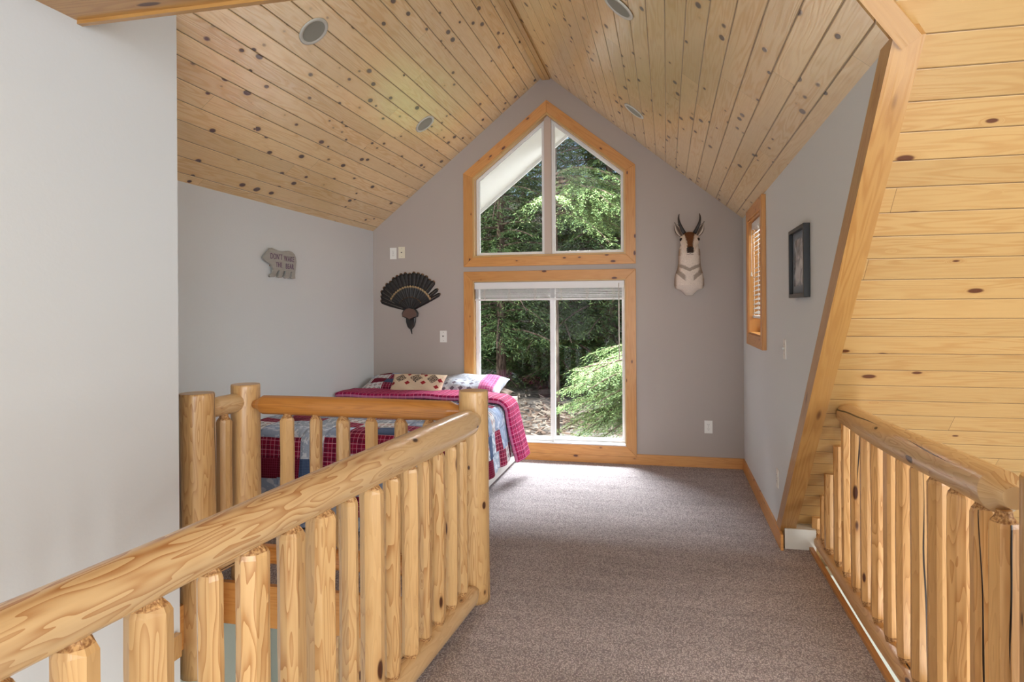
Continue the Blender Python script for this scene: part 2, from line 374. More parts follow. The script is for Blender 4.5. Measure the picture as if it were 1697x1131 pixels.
# dormer ceiling: two boarded slopes
sr = math.hypot(1, SL)
def ceil_uv(p, side): return (p[1]+side*13.7, abs(p[0]-RX)*sr+side*5)
def quadface(name, pts, uvf, mat, th):
    s = MB(); n = (Vector(pts[1])-Vector(pts[0])).cross(Vector(pts[2])-Vector(pts[0])).normalized()
    if n.z < 0: n = -n
    back = [Vector(p)+n*th for p in pts]
    s.face(pts, [uvf(p) for p in pts]); s.face(back[::-1], [uvf(p) for p in back[::-1]])
    for i in range(len(pts)):
        j = (i+1) % len(pts); q = [pts[i], pts[j], back[j], back[i]]; s.face(q, [uvf(k) for k in q])
    return st(s.build(name, mat))
Yr = Yv-(AP-EV)/KS
quadface('ceiling', [(XL-.05, Yv, zc(XL-.05)), (XL-.05, G+.02, zc(XL-.05)), (RX, G+.02, AP), (RX, Yr, AP)], lambda p: ceil_uv(p, 1), 'ceil', .12)
quadface('ceiling', [(XR+.01, Yv-.06, EV), (XR+.05, G+.02, zc(XR+.05)), (RX, G+.02, AP), (RX, Yr-.06, AP)], lambda p: ceil_uv(p, 2), 'ceil', .12)
# main roof slope (wide, boards running across), rear slope, side wall closing the great room
suv = lambda p: (p[0], (p[1]-Yv)*math.hypot(1, KS)+.05)
P = lambda x, y: (x, y, slopeZ(y))
Yt = -1.1; Yb = Yv+EV/KS+2.7
quadface('ceiling', [P(XR+.02, Yv), P(XR+.02, Yb), P(6.4, Yb), P(6.4, Yt), P(RX, Yt), P(RX, Yr)], suv, 'slope', .15)
quadface('ceiling', [P(XN-.1, Yv-(EV-zc(XN-.1))*-1/KS), P(RX, Yr), P(RX, Yt), P(XN-.1, Yt)], suv, 'slope', .15)
zt = slopeZ(Yt)
quadface('ceiling', [(XN-.1, Yt, zt), (6.4, Yt, zt), (6.4, Yt-6.2, zt-.3), (XN-.1, Yt-6.2, zt-.3)], lambda p: (p[0], p[1]*1.4), 'slope', .15)
st(solid([(-7.2, -2.8), (Yb, -2.8), (Yt, zt+.1), (-7.2, zt+.1)], lambda a, b, d: (6.35+d, a, b), 0, .15, 'wall_great_room', 'wall'))
s = MB(); s.box((XN, -7.2, -2.8), (6.4, -7.0, 6.2)); st(s.build('wall_rear', 'wall'))
s = MB(); s.box((XN-.6, -7.2, -2.9), (6.5, 7.4, -2.75)); st(s.build('floor_lower', 'carpet'))
s = MB(); s.box((XL-.2, 4.55, -2.8), (6.4, 4.7, -.2)); st(s.build('wall_lower', 'lower'))
s = MB(); s.box((XN-.8, 2.6, -2.8), (XN-.7, 4.6, -.2)); st(s.build('wall_stair', 'lower'))
# ridge strip, fascias and nosings
s = MB(); s.box((RX-.035, Yr, AP-.055), (RX+.045, G, AP-.03), 1); st(s.build('trim_ridge', 'slope'))
s = MB(); s.box((-2.40, 3.165, -.20), (-1.06, 3.20, .022), 0); st(s.build('trim_stair_edge', 'casing'))
s = MB(); s.box((-2.40, 2.725, -.20), (-2.37, 3.165, .022), 1); st(s.build('trim_stair_return', 'casing'))
st(solid([(-1.055, 3.165), (-1.085, 3.165), (-1.155, .2), (-1.235, -2.2), (-1.205, -2.2), (-1.125, .2)], lambda a, b, d: (a, b, d), -.2, .018, 'trim_landing_edge', 'casing'))
s = MB(); s.box((.845, -2.2, -.2), (.868, 4.40, .02), 1); st(s.build('trim_landing_nosing', 'casing'))
s = MB(); s.box((.705, 4.40, -.2), (.885, 4.52, .125), 0); st(s.build('trim_white_block', 'whitetrim'))
# baseboards
s = MB(); s.box((-.287, G-.016, 0), (XR, G, .098), 0); s.box((XL, G-.016, 0), (-2.004, G, .098), 0); s.box((-2.004, G-.016, 0), (-.287, G, .071), 0); bev(st(s.build('baseboard_far', 'casing')), .004)
s = MB(); s.box((XR-.016, 4.36, 0), (XR, G-.016, .098), 1); bev(st(s.build('baseboard_right', 'casing')), .004)
s = MB(); s.box((XL, 2.73, 0), (XL+.016, G-.016, .098), 1); st(s.build('baseboard_left', 'casing'))
# slanted trim down the wall edge, valley trim and header on the left
nv = Vector((0, -KS, -1)).normalized()           # out of the slope, into the room
def slanted(x0, x1, y0, y1, t0, t1, name, mat):
    s = MB(); q = []
    for x in (x0, x1):
        for y in (y0, y1):
            for t in (t0, t1): q.append(Vector(P(x, y))+nv*t)
    for idx in ((0, 1, 3, 2), (4, 6, 7, 5), (0, 4, 5, 1), (2, 3, 7, 6), (0, 2, 6, 4), (1, 5, 7, 3)):
        pp = [q[i] for i in idx]; s.face(pp, [(p.y*1.43, p.x+p.z*.0+(p.y*KS+p.z)*.7) for p in pp])
    return bev(st(s.build(name, mat)), .003)
slanted(XR-.008, XR+.082, Yv-.06, Yv+EV/KS-.02, -.02, .078, 'trim_slanted', 'trim')
# valley trim: from the top of the slanted trim up to the ridge
va = Vector((XR+.02, Yv-.02, EV)); vb = Vector((RX, Yr, AP)); dv = (vb-va).normalized()
wv = dv.cross(nv).normalized()
if wv.x < 0: wv = -wv
s = MB(); q = [va+wv*a+nv*b+dv*c for c in (.025, (vb-va).length) for a in (.022, .085) for b in (-.02, .078)]
for idx in ((0, 1, 3, 2), (4, 6, 7, 5), (0, 4, 5, 1), (2, 3, 7, 6), (0, 2, 6, 4), (1, 5, 7, 3)):
    pp = [q[i] for i in idx]; s.face(pp, [((p-va).dot(dv), (p-va).dot(wv)+(p-va).dot(nv)) for p in pp])
bev(st(s.build('trim_valley', 'trim')), .003)
s = MB(); s.box((XN, 1.6, 2.650), (-.2, 2.18, 2.72), 0); s.box((XN, 2.175, 2.636), (-.2, 2.20, 2.72), 0); bev(st(s.build('trim_header', 'trim')), .003)
s = MB(); s.box((XN-.005, 2.63, -.13), (XN+.03, 2.70, -.02), 2); bev(st(s.build('trim_bracket', 'trim')), .004)

# ------------------------------------------------------------------ windows
def casing_ring(outer, inner, fn, d0, d1, parent, mat='casing'):
    n = len(outer)
    for i in range(n):
        j = (i+1) % n; q = [outer[i], outer[j], inner[j], inner[i]]
        bev(solid(q, fn, d0, d1, 'casing_board', mat, parent, along=(outer[j][0]-outer[i][0], outer[j][1]-outer[i][1])), .0025)
def shrink(poly, w):
    n = len(poly); out = []
    for i in range(n):
        a, b, c = Vector(poly[i-1]), Vector(poly[i]), Vector(poly[(i+1) % n])
        e1 = (b-a).normalized(); e2 = (c-b).normalized(); n1 = Vector((-e1.y, e1.x)); n2 = Vector((-e2.y, e2.x))
        m = (n1+n2); m = m/(1+n1.dot(n2)); out.append(tuple(b+m*w))
    return out
def pane_unit(poly, fn, d, parent, w=.024, gname='glass_pane'):
    f = solid(poly, fn, d, d+.05, 'pane_frame', 'white', parent, holes=[shrink(poly, w)]); bev(f, .003)
    i2 = shrink(poly, w); f2 = solid(i2, fn, d+.014, d+.04, 'pane_bead', 'white', f, holes=[shrink(i2, .009)]); bev(f2, .002)
    s = MB(); q = shrink(i2, .006); s.face([fn(*p, d+.026) for p in q], q); s.build(gname, 'glass', f)
w1 = empty('window_1', (RX, G, 1.95), kind='structure')
casing_ring(UO, UI, GW, -.018, .0, w1)
UJ = shrink(UI, .018); jamb = 0
for i in range(5):
    j = (i+1) % 5; solid([UI[i], UI[j], UJ[j], UJ[i]], GW, -.012, .15, 'jamb_board', 'slope', w1, along=(UI[j][0]-UI[i][0], UI[j][1]-UI[i][1]))
mcx = -1.1445; hw = .034
def clipx(poly, x0, x1):
    def cl(p, f, inter):
        o = []
        for i in range(len(p)):
            a, b = p[i-1], p[i]
            if f(b):
                if not f(a): o.append(inter(a, b))
                o.append(b)
            elif f(a): o.append(inter(a, b))
        return o
    it = lambda X: (lambda a, b: (X, a[1]+(b[1]-a[1])*(X-a[0])/(b[0]-a[0])))
    return cl(cl(poly, lambda p: p[0] >= x0-1e-9, it(x0)), lambda p: p[0] <= x1+1e-9, it(x1))
solid(clipx(UJ, mcx-hw, mcx+hw), GW, .035, .14, 'mullion', 'mull', w1, along=(0, 1))
pane_unit(clipx(UJ, UJ[0][0], mcx-hw), GW, .07, w1); pane_unit(clipx(UJ, mcx+hw, UJ[1][0]), GW, .07, w1)
w2 = empty('window_2', (RX, G, .08), kind='structure')
casing_ring(LO, LI, GW, -.018, .0, w2)
LJ = shrink(LI, .012)
for i in range(4):
    j = (i+1) % 4; solid([LI[i], LI[j], LJ[j], LJ[i]], GW, -.010, .17, 'jamb_board', 'slope' if i else 'white', w2, along=(LI[j][0]-LI[i][0], LI[j][1]-LI[i][1]))
xm = -1.095
pane_unit([(LJ[0][0], LJ[0][1]), (xm, LJ[0][1]), (xm, LJ[2][1]), (LJ[0][0], LJ[2][1])], GW, .055, w2, .03)
pane_unit([(xm-.03, LJ[0][1]), (LJ[1][0], LJ[0][1]), (LJ[1][0], LJ[2][1]), (xm-.03, LJ[2][1])], GW, .11, w2, .026)
s = MB(); s.box((xm-.032, G+.045, LJ[0][1]+.02), (xm+.012, G+.10, LJ[2][1]), 2); bev(s.build('meeting_stile', 'white', w2), .004)
w3 = empty('window_3', (XR, 5.5, 1.2), kind='structure')
WO = [(wy0, wz0), (wy1, wz0), (wy1, wz1), (wy0, wz1)]
casing_ring(WO, WI, RWf, -.03, .0, w3)
WJ = shrink(WI, .012)
for i in range(4):
    j = (i+1) % 4; solid([WI[i], WI[j], WJ[j], WJ[i]], RWf, -.02, .14, 'jamb_board', 'casing', w3, along=(WI[j][0]-WI[i][0], WI[j][1]-WI[i][1]))
pane_unit(WJ, RWf, .09, w3, .022)

# exterior: roof overhang with white soffit, house wall beyond is hidden
for sgn in (-1, 1):
    s = MB(); x1 = RX+sgn*2.7
    pts = [(RX, G+.2, AP+.0), (RX, 8.5, AP+.0), (x1, 8.5, AP-SL*2.7), (x1, G+.2, AP-SL*2.7)]
    q = [Vector(p) for p in pts]; up = Vector((0, 0, .2))
    s.face(q, [(0, 0)]*4); s.face([p+up for p in q][::-1], [(0, 0)]*4)
    for i in range(4):
        j = (i+1) % 4; s.face([q[i], q[j], q[j]+up, q[i]+up], [(0, 0)]*4)
    st(s.build('roof_overhang', 'soffit'))
    s = MB(); o1 = Vector((0, .0, -.045)); o2 = Vector((0, .03, .2))
    a, b = q[1], q[2]
    for pts in ([a+o1, b+o1, b+Vector((0, 0, .2)), a+Vector((0, 0, .2))], [a+Vector((0, .03, -.045)), b+Vector((0, .03, -.045)), b+o2, a+o2], [a+o1, b+o1, b+Vector((0, .03, -.045)), a+Vector((0, .03, -.045))]): s.face(pts, [(0, 0)]*4)
    st(s.build('trim_bargeboard', 'soffit'))

# ------------------------------------------------------------------ blinds
bl = empty('window_blind', (-1.145, G+.02, 1.77), 'white faux wood blind drawn up to the top of the tall lower window', 'blind')
x0, x1 = LJ[0][0]+.004, LJ[1][0]-.004
s = MB(); s.box((x0, G-.006, 1.695), (x1, G+.012, 1.762)); s.box((x0, G-.012, 1.75), (x1, G+.012, 1.762)); s.box((x0, G-.012, 1.695), (x1, G+.012, 1.703)); bev(s.build('valance', 'slat', bl), .003)
s = MB(); s.box((x0, G+.012, 1.72), (x1, G+.055, 1.765)); s.build('head_rail', 'slat', bl)
R = random.Random(3)
for i in range(17):
    z = 1.606+i*.0052; s = MB(); t = R.uniform(-.002, .002)
    pts = [(x0+.006, G+.006, z), (x1-.006, G+.006, z+t), (x1-.006, G+.052, z+t+.002), (x0+.006, G+.052, z+.002)]
    up = Vector((0, 0, .0028)); q = [Vector(p) for p in pts]
    s.face(q, [(0, 0)]*4); s.face([p+up for p in q], [(0, 0)]*4)
    for a in range(4): s.face([q[a], q[(a+1) % 4], q[(a+1) % 4]+up, q[a]+up], [(0, 0)]*4)
    s.build('slat', 'slat', bl)
s = MB(); s.box((x0+.004, G+.004, 1.580), (x1-.004, G+.054, 1.600)); bev(s.build('bottom_rail', 'slat', bl), .003)
for k in range(6):
    cx = x0+.10+(x1-x0-.2)*k/5; s = MB(); R2 = random.Random(k)
    for j in range(5):
        pts = [(cx+R2.uniform(-.02, .02), G+.004-R2.uniform(0, .01), 1.695-.115*t/7) for t in range(8)]
        s.tube(pts, [.0014]*8, 5)
    s.build('ladder_cord', 'cord', bl)
s = MB(); s.tube([(x1-.05, G-.008, 1.74), (x1-.05, G-.010, 1.0)], [.0045, .0045], 8); s.build('tilt_wand', 'cord', bl)
bs = empty('window_blind', (XR+.05, 5.5, 2.2), 'white slatted blind lowered most of the way in the narrow side window', 'blind')
y0, y1 = WJ[0][0]+.006, WJ[1][0]-.006
s = MB(); s.box((XR+.005, y0, 2.145), (XR+.055, y1, 2.195)); bev(s.build('head_rail', 'slat', bs), .003)
for i in range(19):
    z = 1.455+i*.0365; s = MB(); w = .022; a = math.radians(28)
    for sg, dz in ((1, 0), (-1, .003)):
        s.face([(XR+.03-w*math.cos(a), y0, z-w*math.sin(a)+dz), (XR+.03+w*math.cos(a), y0, z+w*math.sin(a)+dz), (XR+.03+w*math.cos(a), y1, z+w*math.sin(a)+dz), (XR+.03-w*math.cos(a), y1, z-w*math.sin(a)+dz)][::sg], [(0, 0)]*4)
    s.build('slat', 'slat', bs)
s = MB(); s.box((XR+.01, y0, 1.41), (XR+.05, y1, 1.43)); bev(s.build('bottom_rail', 'slat', bs), .003)
for yy in (y0+.12, (y0+y1)/2, y1-.12):
    s = MB(); s.tube([(XR+.008, yy, 2.15), (XR+.008, yy, 1.42)], [.0018, .0018], 5); s.build('ladder_cord', 'cord', bs)
s = MB(); s.tube([(XR+.0, y1-.03, 2.15), (XR-.002, y1-.03, 1.78)], [.0018, .0018], 5); s.tube([(XR-.002, y1-.03, 1.79), (XR-.002, y1-.03, 1.755)], [.004, .008], 8); s.build('pull_cord', 'cord', bs)

# ------------------------------------------------------------------ log posts and railings
def log_post(x, y, z0, z1, r, seed, label):
    o = logm((x, y, z0), (x, y, z1), [(0, r*1.02), (.35, r), (1-.006, r*.965), (1, r*.93)], seed, 40, .018, facet=11).build('log_post', 'post')
    return tag(o, label, 'post')
log_post(-2.357, 2.966, -.36, 1.075, .0885, 11, 'thick log newel post against the end of the near left wall')
log_post(-2.322, 3.325, -.18, 1.082, .081, 12, 'log newel post at the left end of the amber railing in front of the bed')
log_post(-.975, 3.305, 0, 1.078, .078, 13, 'log newel post standing on carpet where the two long left railings meet')
log_post(.955, 1.94, -.05, 1.065, .080, 14, 'log newel post at the right edge ending the right-hand railing')
# main railing along the landing
def rp(y): return -.969-(3.074-y)*.0558
mr = empty('log_railing', (rp(2), 2, 0), 'long peeled log railing along the landing, its thick handrail crossing the lower left', 'railing')
mr_z = lambda y: .935+(3.3-y)*.0085
o = logm((rp(3.30), 3.265, .93), (rp(-.6)-.0, -.6, .965), [(0, .030), (.012, .040), (.035, .063), (.1, .067), (.5, .060), (1, .062)], 21, 48, .05, bend=.006).build('top_rail', 'rail', mr)
o = logm((rp(3.26), 3.24, .068), (rp(-.6), -.6, .066), [(0, .03), (.02, .050), (.5, .053), (1, .052)], 22, 32, .05, bend=.004).build('bottom_rail', 'rail', mr)
mb = [(.56, .085), (.70, .08), (.866, .088), (1.026, .083), (1.196, .090), (1.379, .058), (1.531, .088), (1.698, .079), (1.857, .092), (2.018, .066), (2.17, .080), (2.328, .066), (2.486, .068), (2.626, .060), (2.775, .062), (2.933, .054), (3.074, .050)]
for i, (y, d) in enumerate(mb[1:]):
    pole((rp(y), y, .100), (rp(y), y, mr_z(y)-.045), d/2*1.04, 100+i).build('baluster', ['bal', 'neck'], mr)
# railing across in front of the bed
r2 = empty('log_railing', (-1.65, 3.3, 0), 'amber log railing across the stair top just in front of the bed', 'railing')
logm((-2.262, 3.305, .972), (-1.03, 3.30, .968), [(0, .024), (.02, .026), (.055, .052), (.5, .054), (.94, .052), (.985, .030), (1, .026)], 31, 40, .01, facet=8).build('top_rail', 'orail', r2)
logm((-2.262, 3.27, .155), (-1.03, 3.27, .155), [(0, .03), (.05, .052), (.5, .054), (.95, .052), (1, .03)], 32, 32, .03, facet=8).build('bottom_rail', 'orail', r2)
for i, x in enumerate([-2.043, -1.871, -1.707, -1.543, -1.375, -1.215, -1.075]):
    pole((x, 3.285, .19), (x, 3.295, .935), (.076, .068, .076, .07, .072, .066, .06)[i]/2, 200+i).build('baluster', ['bal', 'neck'], r2)
r3 = empty('log_railing', (-2.34, 3.14, 0), 'very short log railing between the two newel posts beside the near left wall', 'railing')
logm((-2.348, 3.02, .985), (-2.33, 3.27, .985), [(0, .03), (.06, .035), (.22, .052), (.8, .053), (1, .045)], 33, 32, .03, facet=9).build('top_rail', 'rail', r3)
logm((-2.348, 3.02, .15), (-2.33, 3.27, .15), [(0, .05), (1, .05)], 34, 32, .03).build('bottom_rail', 'rail', r3)
pole((-2.335, 3.15, .19), (-2.335, 3.15, .94), .040, 210).build('baluster', ['bal', 'neck'], r3)
# right-hand railing
r4 = empty('log_railing', (.9, 3, 0), 'pale peeled log railing on the right of the landing ending at sloping planks', 'railing')
logm((.90, 3.70, .945), (.905, 2.05, .975), [(0, .05), (.02, .057), (.5, .060), (.955, .060), (.975, .034), (1, .03)], 41, 48, .05, bend=.006).build('top_rail', 'rail', r4)
logm((.92, 4.50, .055), (.92, 2.05, .055), [(0, .045), (.5, .05), (1, .05)], 42, 32, .06, bend=.004).build('bottom_rail', 'balr', r4)
yb = [4.452, 4.27, 4.104, 3.911, 3.76, 3.567, 3.403, 3.237, 3.063, 2.895, 2.733, 2.557, 2.391, 2.225, 2.10]
db = [.07, .05, .075, .06, .058, .055, .06, .062, .06, .066, .070, .070, .074, .070, .078]
for i, (y, d) in enumerate(zip(yb, db)):
    top = .915; cut = slopeZ(y)-.004
    if cut < top-.02: p = pole((.905, y, .09), (.905, y, cut), d/2, 300+i, neck=(True, False))
    else: p = pole((.905, y, .09), (.905, y, top+.02), d/2, 300+i)
    p.build('baluster', ['balr', 'neck'], r4)
# part of the lower stair railing seen under the floor edge
lr = empty('stair_railing', (-1.8, 3.95, -2.7), 'lower stair railing glimpsed below the floor edge between the balusters', 'railing')
LRz = lambda x: -.66+(x+2.35)*.42
logm((-2.35, 3.95, LRz(-2.35)), (-1.2, 3.95, LRz(-1.2)), [(0, .045), (1, .045)], 51, 20, .03).build('top_rail', 'post', lr)
for i in range(7):
    x = -2.27+i*.16; pole((x, 3.95, -2.7), (x, 3.95, LRz(x)-.03), .03, 500+i).build('baluster', ['bal', 'neck'], lr)

# ------------------------------------------------------------------ recessed lights
ceil_n = {1: Vector((-SL, 0, -1)).normalized(), -1: Vector((SL, 0, -1)).normalized()}
def can(x, y, label):
    sd = 1 if x > RX else -1; n = Vector((-SL*sd, 0, -1)).normalized(); t = Vector((0, 1, 0)); b = n.cross(t)
    c = Vector((x, y, zc(x))); o = empty('recessed_light', c, label, 'ceiling light', 'recessed lights in the pine ceiling')
    def ring(r, d, k=40): return [c+(t*math.cos(i/k*6.2832)+b*math.sin(i/k*6.2832))*r+n*d for i in range(k)]
    s = MB(); prof = [(.096, .0005), (.096, .006), (.090, .009), (.078, .007), (.074, .004)]
    rr = [ring(*p) for p in prof]
    for i in range(len(rr)-1):
        for k in range(40):
            j = (k+1) % 40; s.face([rr[i][k], rr[i][j], rr[i+1][j], rr[i+1][k]], [(0, 0)]*4, 0, True)
    s.build('trim_ring', 'ring', o)
    s = MB(); prof = [(.074, .005), (.066, .0045), (.058, .0035)]; rr = [ring(*p) for p in prof]
    for i in range(len(rr)-1):
        for k in range(40):
            j = (k+1) % 40; s.face([rr[i][k], rr[i][j], rr[i+1][j], rr[i+1][k]], [(0, 0)]*4, 0, True)
    s.face(rr[-1], [(0, 0)]*40); s.build('lens', 'can', o)
can(-2.0, 3.525, 'nearest round recessed light in the left ceiling slope, the largest looking one')
can(-2.03, 5.44, 'farther round recessed light in the left ceiling slope, left of the peaked window')
can(-.235, 3.50, 'nearest recessed light in the right ceiling slope, cut by the picture top')
can(-.245, 5.41, 'farther thin looking recessed light in the right ceiling slope beside the peaked window')

# ------------------------------------------------------------------ electric plates
def plate(o, n, up, kind, label, mat='plate'):
    o, n, up = Vector(o), Vector(n), Vector(up); rt = up.cross(n)
    e = empty({'duplex': 'wall_outlet', 'switch': 'light_switch', 'coax': 'wall_plate', 'dimmer': 'light_switch'}[kind], o, label, {'duplex': 'outlet', 'switch': 'switch', 'coax': 'wall plate', 'dimmer': 'switch'}[kind])
    def bx(name, cx, cz, w, h, d0, d1, m, b=.001):
        s = MB(); q = [o+rt*(cx+a*w/2)+up*(cz+c*h/2)+n*d for a in (-1, 1) for c in (-1, 1) for d in (d0, d1)]
        for idx in ((0, 1, 3, 2), (4, 6, 7, 5), (0, 4, 5, 1), (2, 3, 7, 6), (0, 2, 6, 4), (1, 5, 7, 3)): s.face([q[i] for i in idx], [(0, 0)]*4)
        return bev(s.build(name, m, e), b)
    bx('cover_plate', 0, 0, .072, .118, 0, .006, mat, .002)
    def disc(name, cx, cz, r, d0, d1, m, k=20):
        s = MB(); s.tube([o+rt*cx+up*cz+n*d0, o+rt*cx+up*cz+n*d1], [r, r], k, sm=False); return s.build(name, m, e)
    if kind == 'duplex':
        for cz in (-.020, .020):
            disc('socket_face', 0, cz, .0165, .004, .0085, mat)
            for cx, h in ((-.006, .008), (.006, .007)): bx('socket_slot', cx, cz+.003, .0022, h, .008, .0090, 'slot', .0001)
            disc('socket_slot', 0, cz-.008, .0024, .008, .0090, 'slot', 10)
        disc('screw', 0, 0, .003, .006, .0075, 'chrome', 10)
    elif kind == 'coax':
        disc('connector', 0, 0, .006, .006, .014, 'slot', 12); disc('screw', 0, .042, .003, .006, .0075, 'chrome', 10); disc('screw', 0, -.042, .003, .006, .0075, 'chrome', 10)
    elif kind == 'dimmer':
        disc('knob', 0, .004, .012, .006, .016, 'plate'); disc('knob_stem', 0, .004, .007, .016, .0165, 'slot'); disc('screw', 0, .042, .003, .006, .0075, 'chrome', 10); disc('screw', 0, -.042, .003, .006, .0075, 'chrome', 10)
    elif kind == 'switch':
        bx('toggle_slot', 0, 0, .011, .026, .006, .0068, 'ivory', .0002); bx('toggle', 0, .004, .008, .012, .006, .020, 'chrome', .002)
        disc('screw', 0, .03, .003, .006, .0075, 'chrome', 10); disc('screw', 0, -.03, .003, .006, .0075, 'chrome', 10)
    return e
gn, gu = (0, -1, 0), (0, 0, 1)
plate((-2.772, G, 2.08), gn, gu, 'duplex', 'white double outlet high on the taupe wall, left of the matching blank-faced plate')
plate((-2.678, G, 2.088), gn, gu, 'coax', 'ivory cable plate with one centre jack high on the taupe wall above the turkey fan', 'ivory')
plate((-2.228, G, 1.217), gn, gu, 'dimmer', 'white knob switch plate on the taupe wall between turkey fan and tall window')
plate((.373, G, .38), gn, gu, 'duplex', 'white double outlet low on the taupe wall right of the tall window')
rn = (-1, 0, 0)
plate((XR, 4.255, 1.246), rn, gu, 'switch', 'white toggle switch plate on the right wall below the black picture frame')
plate((XR, 4.545, .40), rn, gu, 'duplex', 'white outlet plate low on the right wall beside the slanted pine trim')

# ------------------------------------------------------------------ picture frame
pf = empty('picture_frame', (XR, 3.73, 1.53), 'thin black picture frame with a smoky grey print on the right wall', 'picture')
fo = [(3.525, 1.548), (3.940, 1.548), (3.940, 1.915), (3.525, 1.915)]
PFf = lambda a, b, d: (XR-d, a, b)
fi = [(3.545, 1.568), (3.920, 1.568), (3.920, 1.895), (3.545, 1.895)]
bev(solid(fo, PFf, .001, .032, 'frame', 'black', pf, holes=[fi]), .002)
s = MB(); s.face([PFf(*p, .012) for p in fi], fi); s.build('mat_board', plain('grey_mat_board', (120, 128, 138), .8), pf)
m = M('smoky_print', .25); x, y, z = m.obj(); nn = m.noise(y*9, z*9, 1.0, 4, .6, .6)
pi = [(3.59, 1.61), (3.875, 1.61), (3.875, 1.855), (3.59, 1.855)]
s = MB(); s.face([PFf(*p, .0135) for p in pi], pi); s.build('print', m.col(m.mix(nn.ss(.35, .65), lin(96, 104, 114), lin(196, 198, 204))), pf)
# ------------------------------------------------------------------ bear sign
bear = [(.00, .62), (.03, .70), (.08, .78), (.17, .90), (.20, .965), (.235, .955), (.26, .975), (.32, .95), (.42, .915), (.54, .905), (.64, .925), (.76, .96), (.86, .94), (.94, .87), (.985, .76), (1.0, .62), (.985, .46), (.965, .30), (.955, .14), (.96, .02), (.90, .0), (.84, .01), (.82, .05), (.845, .10), (.86, .20), (.84, .25), (.81, .22), (.80, .13), (.77, .05), (.74, .01), (.66, .0), (.62, .02), (.62, .07), (.66, .14), (.675, .24), (.60, .255), (.585, .16), (.555, .06), (.53, .01), (.46, .0), (.42, .02), (.43, .08), (.465, .14), (.475, .25), (.42, .24), (.385, .15), (.345, .04), (.30, .01), (.20, .0), (.175, .035), (.20, .09), (.26, .13), (.285, .26), (.255, .36), (.20, .44), (.10, .50), (.03, .55)]
bz0, bz1, by0, by1 = 1.752, 1.985, 4.482, 4.945
bear = [(by0+a*(by1-by0), bz0+b*(bz1-bz0)) for a, b in bear]
bsn = empty('bear_sign', (XL, 4.7, 1.75), 'small grey bear-shaped board with purple lettering hung on the left bedroom wall', 'wall sign')
BF = lambda a, b, d: (XL+d, a, b)
m = M('grey_washed_board', .7); x, y, z = m.obj(); nn = m.noise(x*10, y*10, z*60, 3)
bev(solid(bear, BF, .012, .028, 'board', m.col(m.mix(nn, lin(148, 146, 140), lin(178, 176, 170))), bsn), .002)
bev(solid([(a*.0+p, q) for p, q in [(4.60, 1.82), (4.85, 1.82), (4.85, 1.93), (4.60, 1.93)]] if False else [(4.60, 1.84), (4.85, 1.84), (4.85, 1.93), (4.60, 1.93)], BF, 0, .0125, 'spacer', 'beam', bsn), .001)
def text(body, name, mat, parent, org, right, up, size, ext=.0008, xs=1.0):
    cu = bpy.data.curves.new(name, 'FONT'); cu.body = body; cu.size = 1; cu.extrude = ext/size; cu.align_x = 'CENTER'; cu.space_character = 1.1
    to = bpy.data.objects.new(name, cu); COL.objects.link(to); dg = C.evaluated_depsgraph_get(); me = bpy.data.meshes.new_from_object(to.evaluated_get(dg)); bpy.data.objects.remove(to)
    right, up = Vector(right), Vector(up); nrm = right.cross(up); off = Vector(parent.location)
    for v in me.vertices: v.co = Vector(org)-off+right*v.co.x*size*xs+up*v.co.y*size+nrm*v.co.z*size
    me.materials.clear(); me.materials.append(MAT[mat]); o = bpy.data.objects.new(name, me); COL.objects.link(o); o.parent = parent; return o
MAT['purple'] = plain('purple_paint', (104, 72, 108), .6)
for wd_, yy, zz, sz in (("DON'T", 4.655, 1.896, .062), ("WAKE", 4.835, 1.890, .062), ("THE", 4.690, 1.836, .056), ("BEAR", 4.842, 1.830, .060)):
    text(wd_, 'lettering', 'purple', bsn, (XL+.0285, yy, zz), (0, 1, 0), (0, 0, 1), sz, xs=.80)

# ------------------------------------------------------------------ turkey fan mount
tf = empty('turkey_fan_mount', (-2.57, G, 1.42), 'spread dark turkey tail fan with wooden plaque on the taupe wall above the bed', 'trophy')
fc = Vector((-2.575, 0, 1.475))
m = M('tail_feather', .55); u, v = m.uv()
tip = u.ss(.962, .985); band = (u-.90).abs().ss(.03, .01); bar = ((u*70+m.noise(u*9, v*30)*3).sin()*.5+.5)
c = m.mix(bar, lin(14, 12, 11), lin(32, 24, 20)); c = m.mix(band*.3, c, lin(26, 20, 17)); MAT['feather'] = m.col(m.mix(tip, c, lin(120, 88, 58)))
m = M('covert_feather', .45); u, v = m.uv(); tip = u.ss(.90, .96)*(m.noise(v*60, u*9).ss(.3, .5)); c = m.mix(m.noise(u*3, v*60), lin(18, 16, 15), lin(36, 32, 30)); MAT['covert'] = m.col(m.mix(tip, c, lin(186, 158, 116)))
MAT['quill'] = plain('pale_quill', (150, 140, 126), .5)
